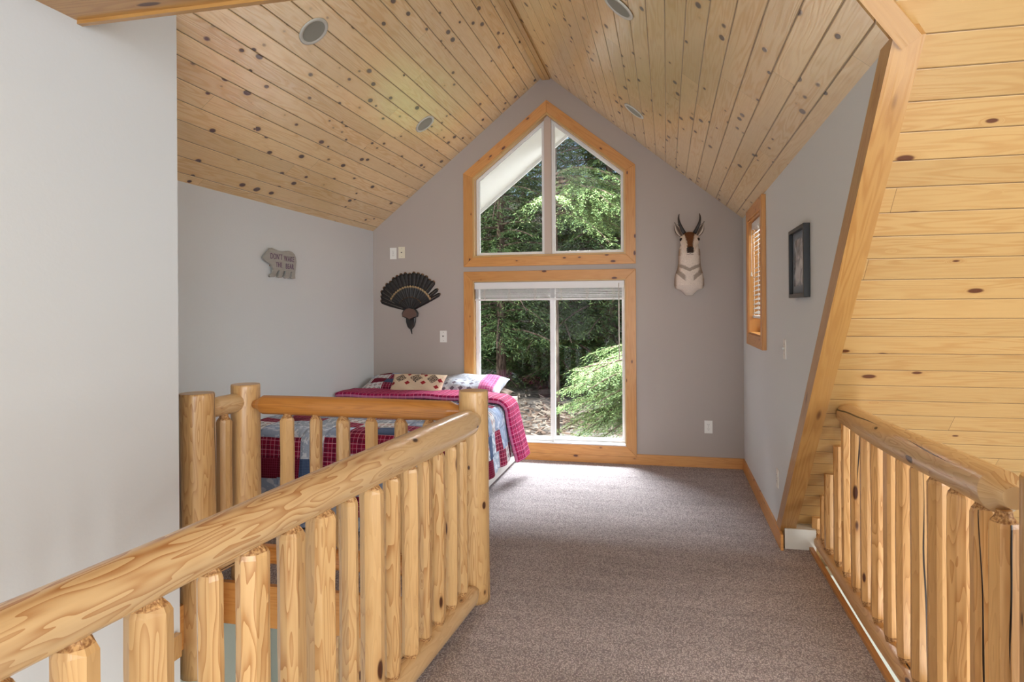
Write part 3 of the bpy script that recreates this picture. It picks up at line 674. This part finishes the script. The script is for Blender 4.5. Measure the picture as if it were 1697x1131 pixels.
def feather(ang, L, w, d, mat, tipw=1.0, name='tail_feather', quill=False, shift=0):
    dr = Vector((math.sin(ang), 0, math.cos(ang))); sd = Vector((math.cos(ang), 0, -math.sin(ang))); s = MB(); n = 14; rows = []
    R = random.Random(int(ang*1000)+int(L*100))
    for i in range(n+1):
        t = i/n; ww = w*(.10+.9*min(1, t*1.5)**.8)*(1 if t < .93 else math.sqrt(max(0, 1-((t-.93)/.075)**2)))
        row = []
        for k in range(5):
            q = (k-2)/2; lift = .006*(1-q*q)*min(1, t*2); p = fc+dr*(t*L+R.uniform(-.001, .001))+sd*(q*ww/2); row.append((p.x, G-d-lift-.012*t*0, p.z))
        rows.append(row)
    for i in range(n):
        for k in range(4): s.face([rows[i][k], rows[i][k+1], rows[i+1][k+1], rows[i+1][k]], [(i/n, k/4), (i/n, (k+1)/4), ((i+1)/n, (k+1)/4), ((i+1)/n, k/4)], 0, True)
    o = s.build(name, mat, tf); so = o.modifiers.new('solid', 'SOLIDIFY'); so.thickness = .0015
    if quill:
        s = MB(); s.tube([Vector((fc.x, G-d-.009, fc.z))+dr*.10, Vector((fc.x, G-d-.009, fc.z))+dr*L*.93], [.0016, .0007], 5); s.build('quill', 'quill', o)
for i in range(17):
    a = math.radians(-71+i*6.9); L = .385+.028*math.cos(a*1.1)-(.02 if a < -1 else 0)-(.0 if i % 5 else .012)
    feather(a, L, .058, .012+.0016*(i % 3), 'feather', quill=(i < 4 or i == 16))
for a, L in ((52, .378), (60.5, .372)): feather(math.radians(a), L, .040, .012, 'feather', quill=True)
for i in range(19):
    a = math.radians(-58+i*6.4); feather(a, .252+.016*math.cos(a), .040, .026+.0015*(i % 2), 'covert', name='covert_feather')
for i in range(13):
    a = math.radians(-52+i*8.6); feather(a, .15, .032, .036+.0015*(i % 2), 'covert2' if 'covert2' in MAT else 'feather', name='rump_feather')
pl = [(-.088, .035), (-.070, .068), (-.04, .088), (0, .097), (.04, .088), (.070, .068), (.088, .035), (.083, .0), (.050, -.010), (.022, -.022), (0, -.038), (-.022, -.022), (-.050, -.010), (-.083, 0)]
PLf = lambda a, b, d: (fc.x+a, G-d, fc.z-.055+b)
bev(solid(pl, PLf, .02, .052, 'plaque_rim', 'black', tf), .004)
bev(solid([(a*.9, .028+(b-.028)*.87) for a, b in pl], PLf, .05, .060, 'plaque', plain('walnut_plaque', (98, 72, 62), .3), tf), .004)
bp = [(-.052, 0), (.052, 0), (.050, -.05), (.036, -.095), (.018, -.118), (0, -.125), (-.018, -.118), (-.036, -.095), (-.050, -.05)]
bev(solid([(a, b-.005) for a, b in bp], PLf, .004, .034, 'beard_plate', plain('ebony_plate', (34, 30, 28), .3), tf), .006)
s = MB(); s.tube([(fc.x, G-.02, fc.z-.17), (fc.x+.006, G-.022, fc.z-.20), (fc.x+.012, G-.02, fc.z-.235)], [.010, .009, .003], 8); s.build('beard', 'black', tf)

# ------------------------------------------------------------------ antelope mount
am = empty('antelope_mount', (.2, G, 1.61), 'pronghorn antelope shoulder mount on the taupe wall right of the windows', 'trophy')
ax_, az_ = .205, 1.615
def loft(rows, n=28):
    s = MB(); ring = []
    for (c, a, b, ra, rb) in rows:
        c = Vector(c); a = Vector(a); b = Vector(b); ring.append([c+a*math.cos(k/n*6.2832)*ra+b*math.sin(k/n*6.2832)*rb for k in range(n)])
    rings_grid(s, ring, [0]*len(ring), [0]*(n+1), 0, True); return s
Xv, Yv_, Zv = (1, 0, 0), (0, 1, 0), (0, 0, 1)
A = lambda x, d, z: (ax_+x, G-d, az_+z)
rows = [(A(0, .03, -.004), Xv, Yv_, .030, .02), (A(0, .045, .02), Xv, Yv_, .052, .045), (A(0, .05, .045), Xv, Yv_, .078, .06), (A(0, .055, .062), Xv, Yv_, .124, .075), (A(0, .065, .09), Xv, Yv_, .134, .095), (A(0, .07, .15), Xv, Yv_, .133, .11),
        (A(0, .085, .20), Xv, Yv_, .122, .115), (A(0, .105, .25), Xv, Yv_, .106, .105), (A(0, .13, .30), Xv, Yv_, .099, .095), (A(0, .150, .36), Xv, Yv_, .097, .088), (A(0, .165, .41), Xv, Yv_, .094, .08), (A(0, .18, .45), Xv, Yv_, .078, .07), (A(0, .19, .49), Xv, Yv_, .055, .05), (A(0, .20, .52), Xv, Yv_, .02, .02)]
mbs = [loft(rows)]
hd = Vector((0, -.86, -.51)).normalized(); hu = Vector(Xv).cross(hd).normalized()
if hu.z < 0: hu = -hu
def hp(t, lift=0): return Vector(A(0, .185, .515))+hd*t+hu*lift
hr = [(hp(-.045), .03, .03), (hp(-.03), .058, .052), (hp(.0), .074, .068), (hp(.04), .084, .068), (hp(.075, -.002), .082, .062), (hp(.11, -.006), .070, .056), (hp(.145, -.010), .058, .050), (hp(.18, -.015), .050, .046), (hp(.205, -.018), .046, .043), (hp(.225, -.020), .038, .036), (hp(.240, -.022), .020, .022)]
mbs.append(loft([(c, Xv, hu, a, b) for c, a, b in hr]))
for sx in (-1, 1):   # brow ridges over the eyes
    mbs.append(loft([(hp(t, .024)+Vector((sx*.062, 0, 0)), Xv, hu, r, r*.9) for t, r in ((.0, .008), (.02, .018), (.045, .021), (.065, .015), (.08, .006))], 12))
tmp = MB()
for q in mbs:
    tmp.f += [tuple(i+len(tmp.v) for i in f) for f in q.f]; tmp.v += q.v; tmp.uv += q.uv; tmp.mi += q.mi; tmp.sm += q.sm
to = tmp.build('tmp', 'horn', merge=True)
md = to.modifiers.new('r', 'REMESH'); md.mode = 'VOXEL'; md.voxel_size = .0042; md.use_smooth_shade = True
ms = to.modifiers.new('s', 'SMOOTH'); ms.iterations = 4
me = bpy.data.meshes.new_from_object(to.evaluated_get(C.evaluated_depsgraph_get())); bpy.data.objects.remove(to)
vc = me.color_attributes.new('fur', 'FLOAT_COLOR', 'POINT')
tan, white, brn, grey = lin(150, 122, 98), lin(226, 212, 198), lin(112, 72, 42), lin(150, 134, 120)
def mixc(a, b, t): t = max(0, min(1, t)); return tuple(p+(q-p)*t for p, q in zip(a, b))
Rn = random.Random(5)
for v in me.vertices:
    x, d, z = v.co.x-ax_, G-v.co.y, v.co.z-az_; jit = Rn.uniform(-.006, .006); xx = abs(x)+jit
    c = white
    t = (Vector(v.co)-hp(0)).dot(hd); lift = (Vector(v.co)-hp(0)).dot(hu)
    if z < .36:   # chest and neck with throat bands
        c = mixc(white, tan, (xx-.108)*40 if z < .2 else (xx-.074)*35)
        zb = .275-.045*(1-xx/.10)
        if abs(z-zb) < .016+jit*.5 and xx < .095: c = mixc(c, grey, .85)
        zb2 = .225-.10*(1-xx/.12)
        if abs(z-zb2) < .026+jit*.5 and .035 < xx < .112: c = mixc(c, grey, .85)
    elif t < .0 or z < .42: c = mixc(white, tan, (xx-.066)*40)
    if t > -.04 and lift > -.01 and z > .37:
        w = .050-.17*max(0, t-.02) if t < .18 else .026
        if lift > .015 and xx < max(.018, w): c = mixc(brn, lin(92, 52, 30), Rn.random()*.8)
        if t < .02 and lift > .02: c = mixc(brn, tan, .2)
    if t > .212 and lift > -.03 and xx < .030: c = lin(46, 34, 30)
    vc.data[v.index].color = (*mixc(c, tan, abs(jit)*12), 1)
off = Vector(am.location)
for v in me.vertices: v.co -= off
m = M('short_fur', .85, .2); at = m.nt.nodes.new('ShaderNodeAttribute'); at.attribute_name = 'fur'
x, y, z = m.obj(); nn = m.noise(x*220, y*220, z*50, 2); m.bump(nn, .002); m.set('Base Color', m.gain(S(m.nt, at.outputs['Color']), nn*.5+.75))
me.materials.clear(); me.materials.append(m.mat)
ob = bpy.data.objects.new('body', me); COL.objects.link(ob); ob.parent = am
def ball(name, c, r, mat, parent, sq=(1, 1, 1)):
    s = MB(); n = 14; rr = []
    for i in range(n+1):
        ph = i/n*math.pi; rr.append([Vector(c)+Vector((math.cos(k/n*6.2832)*math.sin(ph)*r*sq[0], math.sin(k/n*6.2832)*math.sin(ph)*r*sq[1], math.cos(ph)*r*sq[2])) for k in range(n)])
    rings_grid(s, rr, [0]*(n+1), [0]*(n+1), 0, True, False, False); return s.build(name, mat, parent)
for sx in (-1, 1):
    e = hp(.062, .018)+Vector((sx*.074, -.006, 0)); ball('eye', e, .0155, 'eye', am)
    b = hp(-.005, .045)+Vector((sx*.042, 0, 0)); pts = []; rad = []
    for i in range(12):
        t = i/11; pts.append(b+Vector((sx*(.060*math.sin(t*1.75)-.012*t*t*t), -.03*math.sin(t*3.0)+.02*t, .185*t))); rad.append((.016*(1-t)**.75+.0025, .012*(1-t)**.75+.002))
    s = MB(); s.tube(pts, rad, 12); s.build('horn', 'horn', am)
    s = MB(); ea = hp(-.002, .026)+Vector((sx*.068, .01, 0)); dirn = Vector((sx*.50, .05, .86)).normalized(); wd = Vector((sx*-.80, -.35, .48)).normalized(); n = 10; rws = []
    nr = dirn.cross(wd).normalized()
    if nr.y > 0: nr = -nr
    for i in range(n+1):
        t = i/n; w = .030*math.sin(min(1, t*1.05+.10)*math.pi)**.8+.003; cp = ea+dirn*(.150*t)+Vector((-sx*.012*t*t, 0, 0)); row = []
        for k in range(7):
            q = (k-3)/3; row.append(cp+wd*(q*w)-nr*(.016*(1-q*q)*math.sin(min(1, t+.1)*math.pi)))
        rws.append(row)
    for i in range(n):
        for k in range(6): s.face([rws[i][k], rws[i][k+1], rws[i+1][k+1], rws[i+1][k]], [(i/n, k/6), (i/n, (k+1)/6), ((i+1)/n, (k+1)/6), ((i+1)/n, k/6)], 0, True)
    if 'ear' not in MAT:
        mm = M('ear_fur', .85); u, v = mm.uv(); inn = ((v-.5).abs()).ss(.12, .34); MAT['ear'] = mm.col(mm.mix(((v-.5).abs()).ss(.40, .47).mx(u.ss(.86, .95)), mm.mix(inn, lin(92, 74, 62), lin(206, 190, 174)), lin(52, 40, 34)))
    o = s.build('ear', 'ear', am); so = o.modifiers.new('solid', 'SOLIDIFY'); so.thickness = .003
    ball('nostril', hp(.226, .008)+Vector((sx*.019, 0, 0)), .010, 'nose', am, (1.1, 1, .8))
s = MB(); s.tube([hp(.238, -.040)+Vector((-.028, .008, -.004)), hp(.246, -.034), hp(.238, -.040)+Vector((.028, .008, -.004))], [.0015, .0022, .0015], 6); s.build('mouth', 'nose', am)
# ------------------------------------------------------------------ bed
def plaid(m, u, v, base, l1, l2, k=1.0):
    fu, fv = (u*k).fract(), (v*k).fract()
    c = m.mix(((fu-.5).abs().lt(.10)).mx((fv-.5).abs().lt(.10))*.45, base, l2)
    c = m.mix(((fu-.25).abs().lt(.025)).mx((fv-.25).abs().lt(.025))*.7, c, l1)
    return m.mix(((fu-.8).abs().lt(.018)).mx((fv-.8).abs().lt(.018))*.55, c, l1)
def patch_col(m, u, v, cell=.17, seed=0.0):
    ru = (u/cell).floor(); cu = (u/cell).fract(); vv = v/(cell*.8)+m.white(ru, seed+1.0)*2.0
    rv = vv.floor(); cv = vv.fract(); r = m.white(ru, rv, seed)
    mar = plaid(m, u*16, v*16, lin(136, 18, 58), lin(228, 168, 190), lin(50, 24, 48))
    tree = m.noise(u*26, v*16, 3.0, 3, .7).ss(.52, .56); lg = m.mix(tree*.75, lin(158, 170, 190), lin(222, 228, 236))
    g = ((u*95).fract().lt(.35)).mx((v*95).fract().lt(.35)); blue = m.mix(g*.55, lin(84, 104, 140), lin(30, 38, 64))
    du = (cu*3).fract()-.5; dv = (cv*2.4).fract()-.5; dd = du.abs()+dv.abs()
    odd = ((cu*3).floor()+(cv*2.4).floor()); isr = (odd*.5).fract().gt(.25)
    dia = m.mix(isr, lin(40, 36, 44), lin(150, 28, 50)); hole = dd.lt(.12).mx((dd-.24).abs().lt(.035))
    wh = m.mix((dd.lt(.38))*(1-hole)*.9, lin(216, 216, 220), dia)
    solid_ = m.mix(((u*60).fract().lt(.2)).mx((v*60).fract().lt(.2))*.5, lin(96, 14, 40), lin(160, 60, 90))
    sl = m.mix(m.noise(u*14, v*20, 7.0, 3).ss(.54, .58)*.6, lin(150, 166, 196), lin(214, 220, 232))
    c = m.mix(r.gt(.17), mar, lg); c = m.mix(r.gt(.44), c, blue); c = m.mix(r.gt(.55), c, wh); c = m.mix(r.gt(.70), c, solid_); c = m.mix(r.gt(.78), c, sl)
    e = (cu.mn(1-cu)).mn(cv.mn(1-cv)); return c, e
m = M('patchwork_quilt', .9, .2); u, v = m.uv(); c, e = patch_col(m, u, v)
m.bump(e.ss(0, .12)*.6+m.noise(u*9, v*9, 0, 3)*1.4, .012); MAT['quilt'] = m.col(c)
m = M('patchwork_sham', .9, .2); u, v = m.uv(); c, e = patch_col(m, u, v, .15, 5.0); m.bump(m.noise(u*9, v*9, 0, 3), .012); MAT['sham'] = m.col(c)
m = M('pale_tree_sham', .9, .2); u, v = m.uv()
t = m.noise(u*22, v*12, 3.0, 3, .7).ss(.53, .57); c = m.mix(t*.7, lin(186, 192, 206), lin(228, 230, 236))
pk = plaid(m, u*18, v*18, lin(196, 92, 150), lin(240, 200, 224), lin(150, 40, 90)); c = m.mix(u.gt(.50)*u.lt(.66), c, pk)
dia = (((u*11).fract()-.5).abs()+((v*11).fract()-.5).abs()).lt(.3)*(v.lt(.22))*(u.lt(.45)); c = m.mix(dia*.8, c, lin(70, 40, 70))
m.bump(m.noise(u*9, v*9, 0, 3), .012); MAT['sham2'] = m.col(c)
m = M('magenta_plaid', .85, .25); u, v = m.uv(); c = plaid(m, u*13, v*13, lin(168, 24, 82), lin(236, 160, 200), lin(70, 30, 66)); m.bump(m.noise(u*7, v*7, 0, 3), .02); MAT['plaid'] = m.col(c)

bsx = empty('box_spring', (-2.2, 5.3, 0), 'white fabric box spring under the mattress, resting on the carpet', 'box spring')
s = MB(); s.box((-2.985, 4.22, .03), (-1.435, 6.40, .33)); bev(s.build('body', 'skirt', bsx), .03, 4)
for x, y in ((-2.9, 4.3), (-1.52, 4.3), (-2.9, 6.3), (-1.52, 6.3)):
    s = MB(); s.tube([(x, y, 0), (x, y, .04)], [.02, .022], 12); s.build('foot', 'slot', bsx)
mt = empty('mattress', (-2.2, 5.3, .33), 'cream mattress whose bare corner shows beside the window at the head of the bed', 'mattress')
s = MB(); s.box((-2.985, 4.22, .332), (-1.440, 6.41, .630)); bev(s.build('body', 'matt', mt), .06, 6)
for z in (.365, .60):
    s = MB(); r = .05; a, b, c_, d_ = -2.985, -1.440, 4.22, 6.41; pts = []
    for cx, cy, q0 in ((b-r, d_-r, 0), (a+r, d_-r, 90), (a+r, c_+r, 180), (b-r, c_+r, 270)):
        for k in range(6): q = math.radians(q0+k*18); pts.append((cx+(r+.003)*math.cos(q), cy+(r+.003)*math.sin(q), z))
    pts.append(pts[0]); s.tube(pts, [.006]*len(pts), 8); s.build('piping', 'brownfab', mt)
XE, YE = -1.47, 4.24
def drape(px, py, top, r, flare, wav, seed, floor=.012, puff=.012):
    dx = max(0, px-XE); dy = max(0, YE-py); d = math.hypot(dx, dy)
    ex, ey = min(px, XE), max(py, YE)
    n = math.sin(px*9+seed)*math.cos(py*7+seed*2)*.5+math.sin(px*17+py*13+seed)*.3+math.sin(py*23-px*5)*.2
    edge = min(1, max(0, (XE-px)/.25))*min(1, max(0, (py-YE)/.25))
    z = top+puff*n*(.4+.6*edge)+.018*edge
    if d <= 0: return (ex, ey, z)
    q = r*math.pi/2
    if d < q: o, dr = r*math.sin(d/r), r*(1-math.cos(d/r))
    else: o, dr = r+flare*(d-q), r+(d-q)*math.sqrt(1-flare*flare)
    al = (ey*1.0 if dx > 0 else 0)-(ex if dy > 0 else 0)+math.atan2(dy, dx+1e-6)*.55
    fall = min(1, dr/.35); o += wav*fall*(math.sin(al*15+seed)+.5*math.sin(al*31+seed*3)+.2)+.006*n
    zz = z-dr
    if zz < floor: o += (floor-zz)*.45; zz = floor+.004*(n+1)
    ux, uy = dx/d, -dy/d
    return (ex+ux*o, ey+uy*o, zz)
def cloth(name, mat, x0, x1f, y0, y1, nx, ny, parent, th, **k):
    s = MB(); g_ = []
    for j in range(ny+1):
        py = y0+(y1-y0)*j/ny; x1 = x1f(py); row = []
        for i in range(nx+1):
            px = x0+(x1-x0)*i/nx; row.append((drape(px, py, **k), (px+4, py)))
        g_.append(row)
    for j in range(ny):
        for i in range(nx):
            q = [g_[j][i], g_[j][i+1], g_[j+1][i+1], g_[j+1][i]]; s.face([a[0] for a in q], [a[1] for a in q], 0, True)
    o = s.build(name, mat, parent); so = o.modifiers.new('solid', 'SOLIDIFY'); so.thickness = th; so.offset = 1; so.use_even_offset = False
    b = o.modifiers.new('sub', 'SUBSURF'); b.levels = 1; b.render_levels = 1; return o
cf = empty('comforter', (-2.2, 5.1, .63), 'patchwork comforter of maroon plaid, blue and pale grey tree squares draped over the bed', 'comforter')
cloth('cover', 'quilt', -2.985, lambda y: XE+.50+.10*max(0, 1-(y-YE)/.7), YE-.72, 5.85, 90, 96, cf, .022, top=.640, r=.07, flare=.12, wav=.016, seed=1.3)
cloth('turned_down_band', 'plaid', -2.985, lambda y: XE+.58, 5.60, 5.98, 90, 20, cf, .045, top=.672, r=.10, flare=.24, wav=.012, seed=2.1, puff=.008)
def pillow(name, c, w, h, t, rx, rz, ry, mat, label, uvs=(1, 1), uvo=(0, 0), cat='pillow', e=.55):
    root = empty(name, c, label, cat); R = Matrix.Rotation(math.radians(rz), 3, 'Z') @ Matrix.Rotation(math.radians(ry), 3, 'Y') @ Matrix.Rotation(math.radians(rx), 3, 'X')
    s = MB(); n = 26
    def pt(i, j, sg):
        a, b = -1+2*i/n, -1+2*j/n; k = max(0, (1-a**4)*(1-b**4))**e
        pin = 1-.07*(abs(a)**3*(1-abs(b)**2)*0+abs(b)**3*(1-a*a))-.0; pin2 = 1-.06*(abs(a)**3*(1-b*b))
        z = sg*t/2*k+.006*math.sin(a*7+b*5)*k
        return Vector(c)+R@Vector((a*w/2*pin2, b*h/2*pin, z))
    for sg in (1, -1):
        for i in range(n):
            for j in range(n):
                q = [(i, j), (i+1, j), (i+1, j+1), (i, j+1)][::sg]
                s.face([pt(*p, sg) for p in q], [(uvo[0]+p[0]/n*uvs[0], uvo[1]+p[1]/n*uvs[1]) for p in q], 0, True)
    s.build('body', mat, root, merge=True); return root
pillow('bed_pillow', (-2.60, 6.20, .735), .72, .44, .17, 16, 0, 0, 'sham', 'bed pillow in a maroon and blue patchwork sham at the left head of the bed', (.72, .5), (2, 1))
pillow('bed_pillow', (-1.86, 6.20, .740), .68, .44, .17, 16, -2, 0, 'sham2', 'bed pillow in a pale grey sham with a pink plaid end, nearest the window', (.72, .5))
pillow('bed_pillow', (-1.80, 6.27, .675), .66, .22, .10, 3, 0, 0, 'brownfab', 'lower pillow with brown lining poking out under the pale sham', (.7, .4))
m = M('embroidered_cushion', .9, .2); u, v = m.uv(); c = lin(222, 202, 176)
def dia(cx, cz, r): return ((u-cx).abs()*1.7+(v-cz).abs()).lt(r)
blk = dia(.20, .70, .20).mx(dia(.50, .70, .20)).mx(dia(.80, .70, .20)); px = m.noise(u*60, v*38, 2.0, 0).gt(.46)
c = m.mix(blk*px, c, lin(44, 36, 40)); red = dia(.35, .50, .09).mx(dia(.65, .50, .09)).mx(dia(.94, .66, .09)).mx(dia(.90, .38, .09)).mx(dia(.35, .86, .07)).mx(dia(.65, .86, .07)).mx(dia(.07, .48, .08))
c = m.mix(red, c, lin(150, 40, 48)); m.bump(m.noise(u*9, v*9, 0, 3), .008); MAT['cush'] = m.col(c)
pillow('throw_cushion', (-2.33, 5.985, .765), .56, .27, .11, 48, -3, 0, 'cush', 'small cream cushion with black and red diamond embroidery leaning on the bed pillows', cat='cushion')

# ------------------------------------------------------------------ outdoors: sloping ground, conifers, bark scraps
def gz(x, y): return -1.0+max(0, y-13)*.03+max(0, y-22)*.35+.08*math.sin(x*1.3)*math.sin(y*.9)+.04*math.sin(x*3.7+y*2)
m = M('forest_ground', .95, .1); x, y, z = m.obj(); n1 = m.noise(x*1.2, y*1.2, 0, 4); n2 = m.noise(x*14, y*14, 2, 4, .65); vd, v1, v2 = m.voro(x*9, y*16)
c = m.mix(n1.ss(.4, .62), lin(104, 92, 84), lin(152, 146, 140)); c = m.gain(c, n2*1.1+.45); c = m.mix((v1.gt(.8))*.5, c, lin(176, 166, 152)); m.bump(n2+v1*.5, .03); MAT['ground'] = m.col(c)
s = MB(); nx, ny = 60, 60
X = lambda i: -26+44*i/nx; Y = lambda j: G+.3+(44*(j/ny)**1.4)
for i in range(nx):
    for j in range(ny):
        q = [(X(i), Y(j)), (X(i+1), Y(j)), (X(i+1), Y(j+1)), (X(i), Y(j+1))]; s.face([(a, b, gz(a, b)) for a, b in q], q, 0, True)
o = s.build('ground', 'ground', merge=True); tag(o, kind='structure')
R = random.Random(44)
MAT['chip1'] = plain('weathered_wood_scrap', (176, 164, 150), .8); MAT['chip2'] = plain('reddish_bark_scrap', (132, 112, 98), .9)
def scraps(name, mat, n, cx, cy, sx, sy, label):
    s = MB()
    for _ in range(n):
        x = R.gauss(cx, sx); y = R.gauss(cy, sy); L = R.uniform(.05, .30); w = R.uniform(.02, .07); a = R.uniform(0, 3.14); z = gz(x, y)+R.uniform(.005, .07); t = R.uniform(-.35, .35); hh = R.uniform(.008, .03)
        d = Vector((math.cos(a), math.sin(a), t))*L/2; b = Vector((-math.sin(a), math.cos(a), R.uniform(-.3, .3)))*w/2; u = Vector((0, 0, hh)); c = Vector((x, y, z))
        q = [c-d-b, c+d-b*.6, c+d*.9+b, c-d*.8+b]
        s.face(q, [(0, 0)]*4); s.face([p+u for p in q], [(0, 0)]*4)
        for i in range(4): s.face([q[i], q[(i+1) % 4], q[(i+1) % 4]+u, q[i]+u], [(0, 0)]*4)
    tag(s.build(name, mat), label, 'wood scraps', kind='stuff')
scraps('wood_scraps', 'chip1', 480, -1.9, 15.0, 1.0, 1.0, 'pale split wood scraps scattered on the ground beyond the tall window')
scraps('bark_scraps', 'chip2', 260, -2.0, 14.2, .9, .8, 'reddish brown bark scraps scattered on the ground beyond the tall window')

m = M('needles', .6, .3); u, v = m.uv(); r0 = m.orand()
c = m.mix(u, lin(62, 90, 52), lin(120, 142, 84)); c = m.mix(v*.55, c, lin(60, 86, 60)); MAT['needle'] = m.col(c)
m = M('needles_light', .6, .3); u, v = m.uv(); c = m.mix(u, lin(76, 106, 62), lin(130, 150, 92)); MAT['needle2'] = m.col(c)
m = M('bark', .95, .1); x, y, z = m.obj(); nn = m.noise(x*14, y*14, z*3, 4, .65); m.bump(nn, .04); MAT['bark'] = m.col(m.mix(nn.ss(.3, .7), lin(58, 46, 40), lin(128, 112, 100)))
NP = np.random.RandomState(12)
def bough_cards(p0, az, L, droop, rise, dens, cl, cwid, flat=1.0):
    """cards (N,4,3) for one conifer bough: stem, side twigs, needle sprays"""
    d = np.array([math.cos(az), math.sin(az), 0.]); sd = np.array([-d[1], d[0], 0.]); out = []; stem = []
    nt = max(6, int(L*dens)); ts = np.linspace(.12, 1, nt)
    def sp(t): return p0+d*(L*t)+np.array([0, 0, L*(rise*t-droop*t*t)])
    stem = [sp(t) for t in np.linspace(0, 1, 7)]
    for t in ts:
        for sg in (-1, 1):
            tl = (L*.40*(1-t)+.10+.05*L)*NP.uniform(.7, 1.2); a = NP.uniform(.7, 1.1)
            td = d*math.cos(a)+sd*sg*math.sin(a)+np.array([0, 0, NP.uniform(-.25, .10)]); td /= np.linalg.norm(td)
            b = sp(t+NP.uniform(-.02, .02)); nc = max(3, int(tl/cl*2.3)); k = np.linspace(.08, 1, nc)[:, None]
            base = b+td*tl*k+np.array([0, 0, -1.])*(tl*.55*k*k*NP.uniform(.3, 1.3))
            alt = np.where(np.arange(nc) % 2 == 0, 1., -1.)[:, None]
            side = np.cross(td, [0, 0, 1.]); side /= np.linalg.norm(side)
            cd = td*.75+side*alt*.65+np.array([0, 0, -.35])+NP.normal(0, .25, (nc, 3)); cd /= np.linalg.norm(cd, axis=1)[:, None]
            cs = np.cross(cd, NP.normal(0, 1, (nc, 3))*.5+np.array([0, 0, 1.])); cs /= np.linalg.norm(cs, axis=1)[:, None]+1e-6
            l = cl*NP.uniform(.8, 1.5, (nc, 1)); w = cwid*NP.uniform(.7, 1.3, (nc, 1))
            out.append(np.stack([base, base+cd*l*.45+cs*w, base+cd*l, base+cd*l*.45-cs*w], 1))
    return np.concatenate(out), stem
def tree(loc, h, Lm, z0, nb, seed, label, mat='needle', dens=7, cl=.075, cw=.016, rt=.16, droop=.35, kind_='conifer_tree', azr=None, lean=(0, 0), pw=.75, ztop=None):
    global NP
    NP = np.random.RandomState(seed); root = empty(kind_, loc, label, 'tree', 'conifers beyond the windows')
    cards = []; s = MB()
    def ax(z): return np.array([lean[0]*z, lean[1]*z, z])
    s.tube([tuple(np.array(loc)+ax(h*t)) for t in np.linspace(0, 1, 9)], [rt*(1-.9*t)+.012 for t in np.linspace(0, 1, 9)], 12)
    bb = MB()
    for i in range(nb):
        f = i/nb; z = z0+((ztop or h)-z0)*f**(1 if ztop else 1.15); L = Lm*max(.08, (1-(z/h)))**pw*NP.uniform(.7, 1.15); az = i*2.399+NP.uniform(-.4, .4)
        if azr: az = NP.uniform(*azr)
        c, stem = bough_cards(ax(z), az, L, droop*NP.uniform(.6, 1.3), NP.uniform(-.05, .25), dens, cl, cw); cards.append(c)
        bb.tube([tuple(np.array(loc)+p) for p in stem], [.018*L*(1-.8*k/6)+.003 for k in range(7)], 5)
    c = np.concatenate(cards); n = len(c); me = bpy.data.meshes.new('crown')
    me.vertices.add(n*4); me.vertices.foreach_set('co', c.reshape(-1).astype(np.float32)); me.loops.add(n*4); me.loops.foreach_set('vertex_index', np.arange(n*4, dtype=np.int32))
    me.polygons.add(n); me.polygons.foreach_set('loop_start', np.arange(0, n*4, 4, dtype=np.int32)); me.polygons.foreach_set('loop_total', np.full(n, 4, dtype=np.int32))
    uv = np.repeat(np.stack([NP.uniform(0, 1, n), NP.uniform(0, 1, n)], 1), 4, 0); ul = me.uv_layers.new(name='UVMap'); ul.data.foreach_set('uv', uv.astype(np.float32).ravel())
    me.materials.append(MAT[mat]); me.update(calc_edges=True); o = bpy.data.objects.new('crown', me); COL.objects.link(o); o.parent = root
    s.build('trunk', 'bark', root); bb.build('branches', 'bark', root); return root, n
tot = 0
TREES = [  # x, y, height, bough length, first bough, boughs, seed, label
 (-4.25, 17.0, 13, 2.5, 1.7, 150, 1, 'conifer whose brown trunk stands in the left pane of the tall window'),
 (-3.25, 19.2, 15, 3.0, 1.0, 170, 2, 'tall dense conifer straight behind the window mullions'),
 (-6.1, 19.6, 16, 3.2, .8, 170, 3, 'dense conifer farthest left beyond the windows'),
 (-1.55, 18.8, 15, 3.2, .9, 190, 4, 'dark green conifer filling the right-hand panes'),
 (.5, 19.2, 16, 3.2, .6, 150, 5, 'conifer standing behind the right window edge'),
 (-4.9, 23.0, 18, 3.6, .3, 150, 6, 'far conifer seen between the left trunks'),
 (-2.6, 23.5, 19, 3.8, .3, 160, 7, 'far tall conifer behind the mullions'),
 (-7.4, 24.0, 19, 3.6, .3, 130, 8, 'far conifer at the left of the forest'),
 (-.4, 23.8, 18, 3.8, .3, 140, 9, 'far conifer behind the right pane'),
 (-9.6, 21.0, 17, 3.4, .5, 120, 14, 'outermost conifer to the left of the forest'),
 (2.8, 21.0, 17, 3.4, .5, 110, 15, 'outermost conifer to the right of the forest'),
 (-3.9, 20.8, 3.2, 1.5, .1, 46, 16, 'low young conifer on the ground behind the left pane'),
 (-1.9, 20.6, 3.4, 1.6, .1, 46, 17, 'low young conifer on the ground behind the right pane'),
]
for (x, y, h, L, z0, nb, sd_, lb) in TREES:
    _, n = tree((x, y, gz(x, y)-.1), h, L, z0, nb, sd_, lb, cl=.11, cw=.013, dens=9, rt=(.13 if h > 5 else .05)); tot += n
# nearer, brightly lit boughs
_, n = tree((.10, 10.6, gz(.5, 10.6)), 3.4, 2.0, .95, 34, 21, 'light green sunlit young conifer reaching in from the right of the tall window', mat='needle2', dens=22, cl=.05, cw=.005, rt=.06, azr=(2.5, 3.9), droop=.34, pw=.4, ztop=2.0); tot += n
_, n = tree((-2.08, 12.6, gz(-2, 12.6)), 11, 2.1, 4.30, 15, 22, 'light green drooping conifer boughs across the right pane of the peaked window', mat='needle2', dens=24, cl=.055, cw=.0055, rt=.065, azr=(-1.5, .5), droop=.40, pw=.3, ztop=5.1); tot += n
print('needle cards', tot)
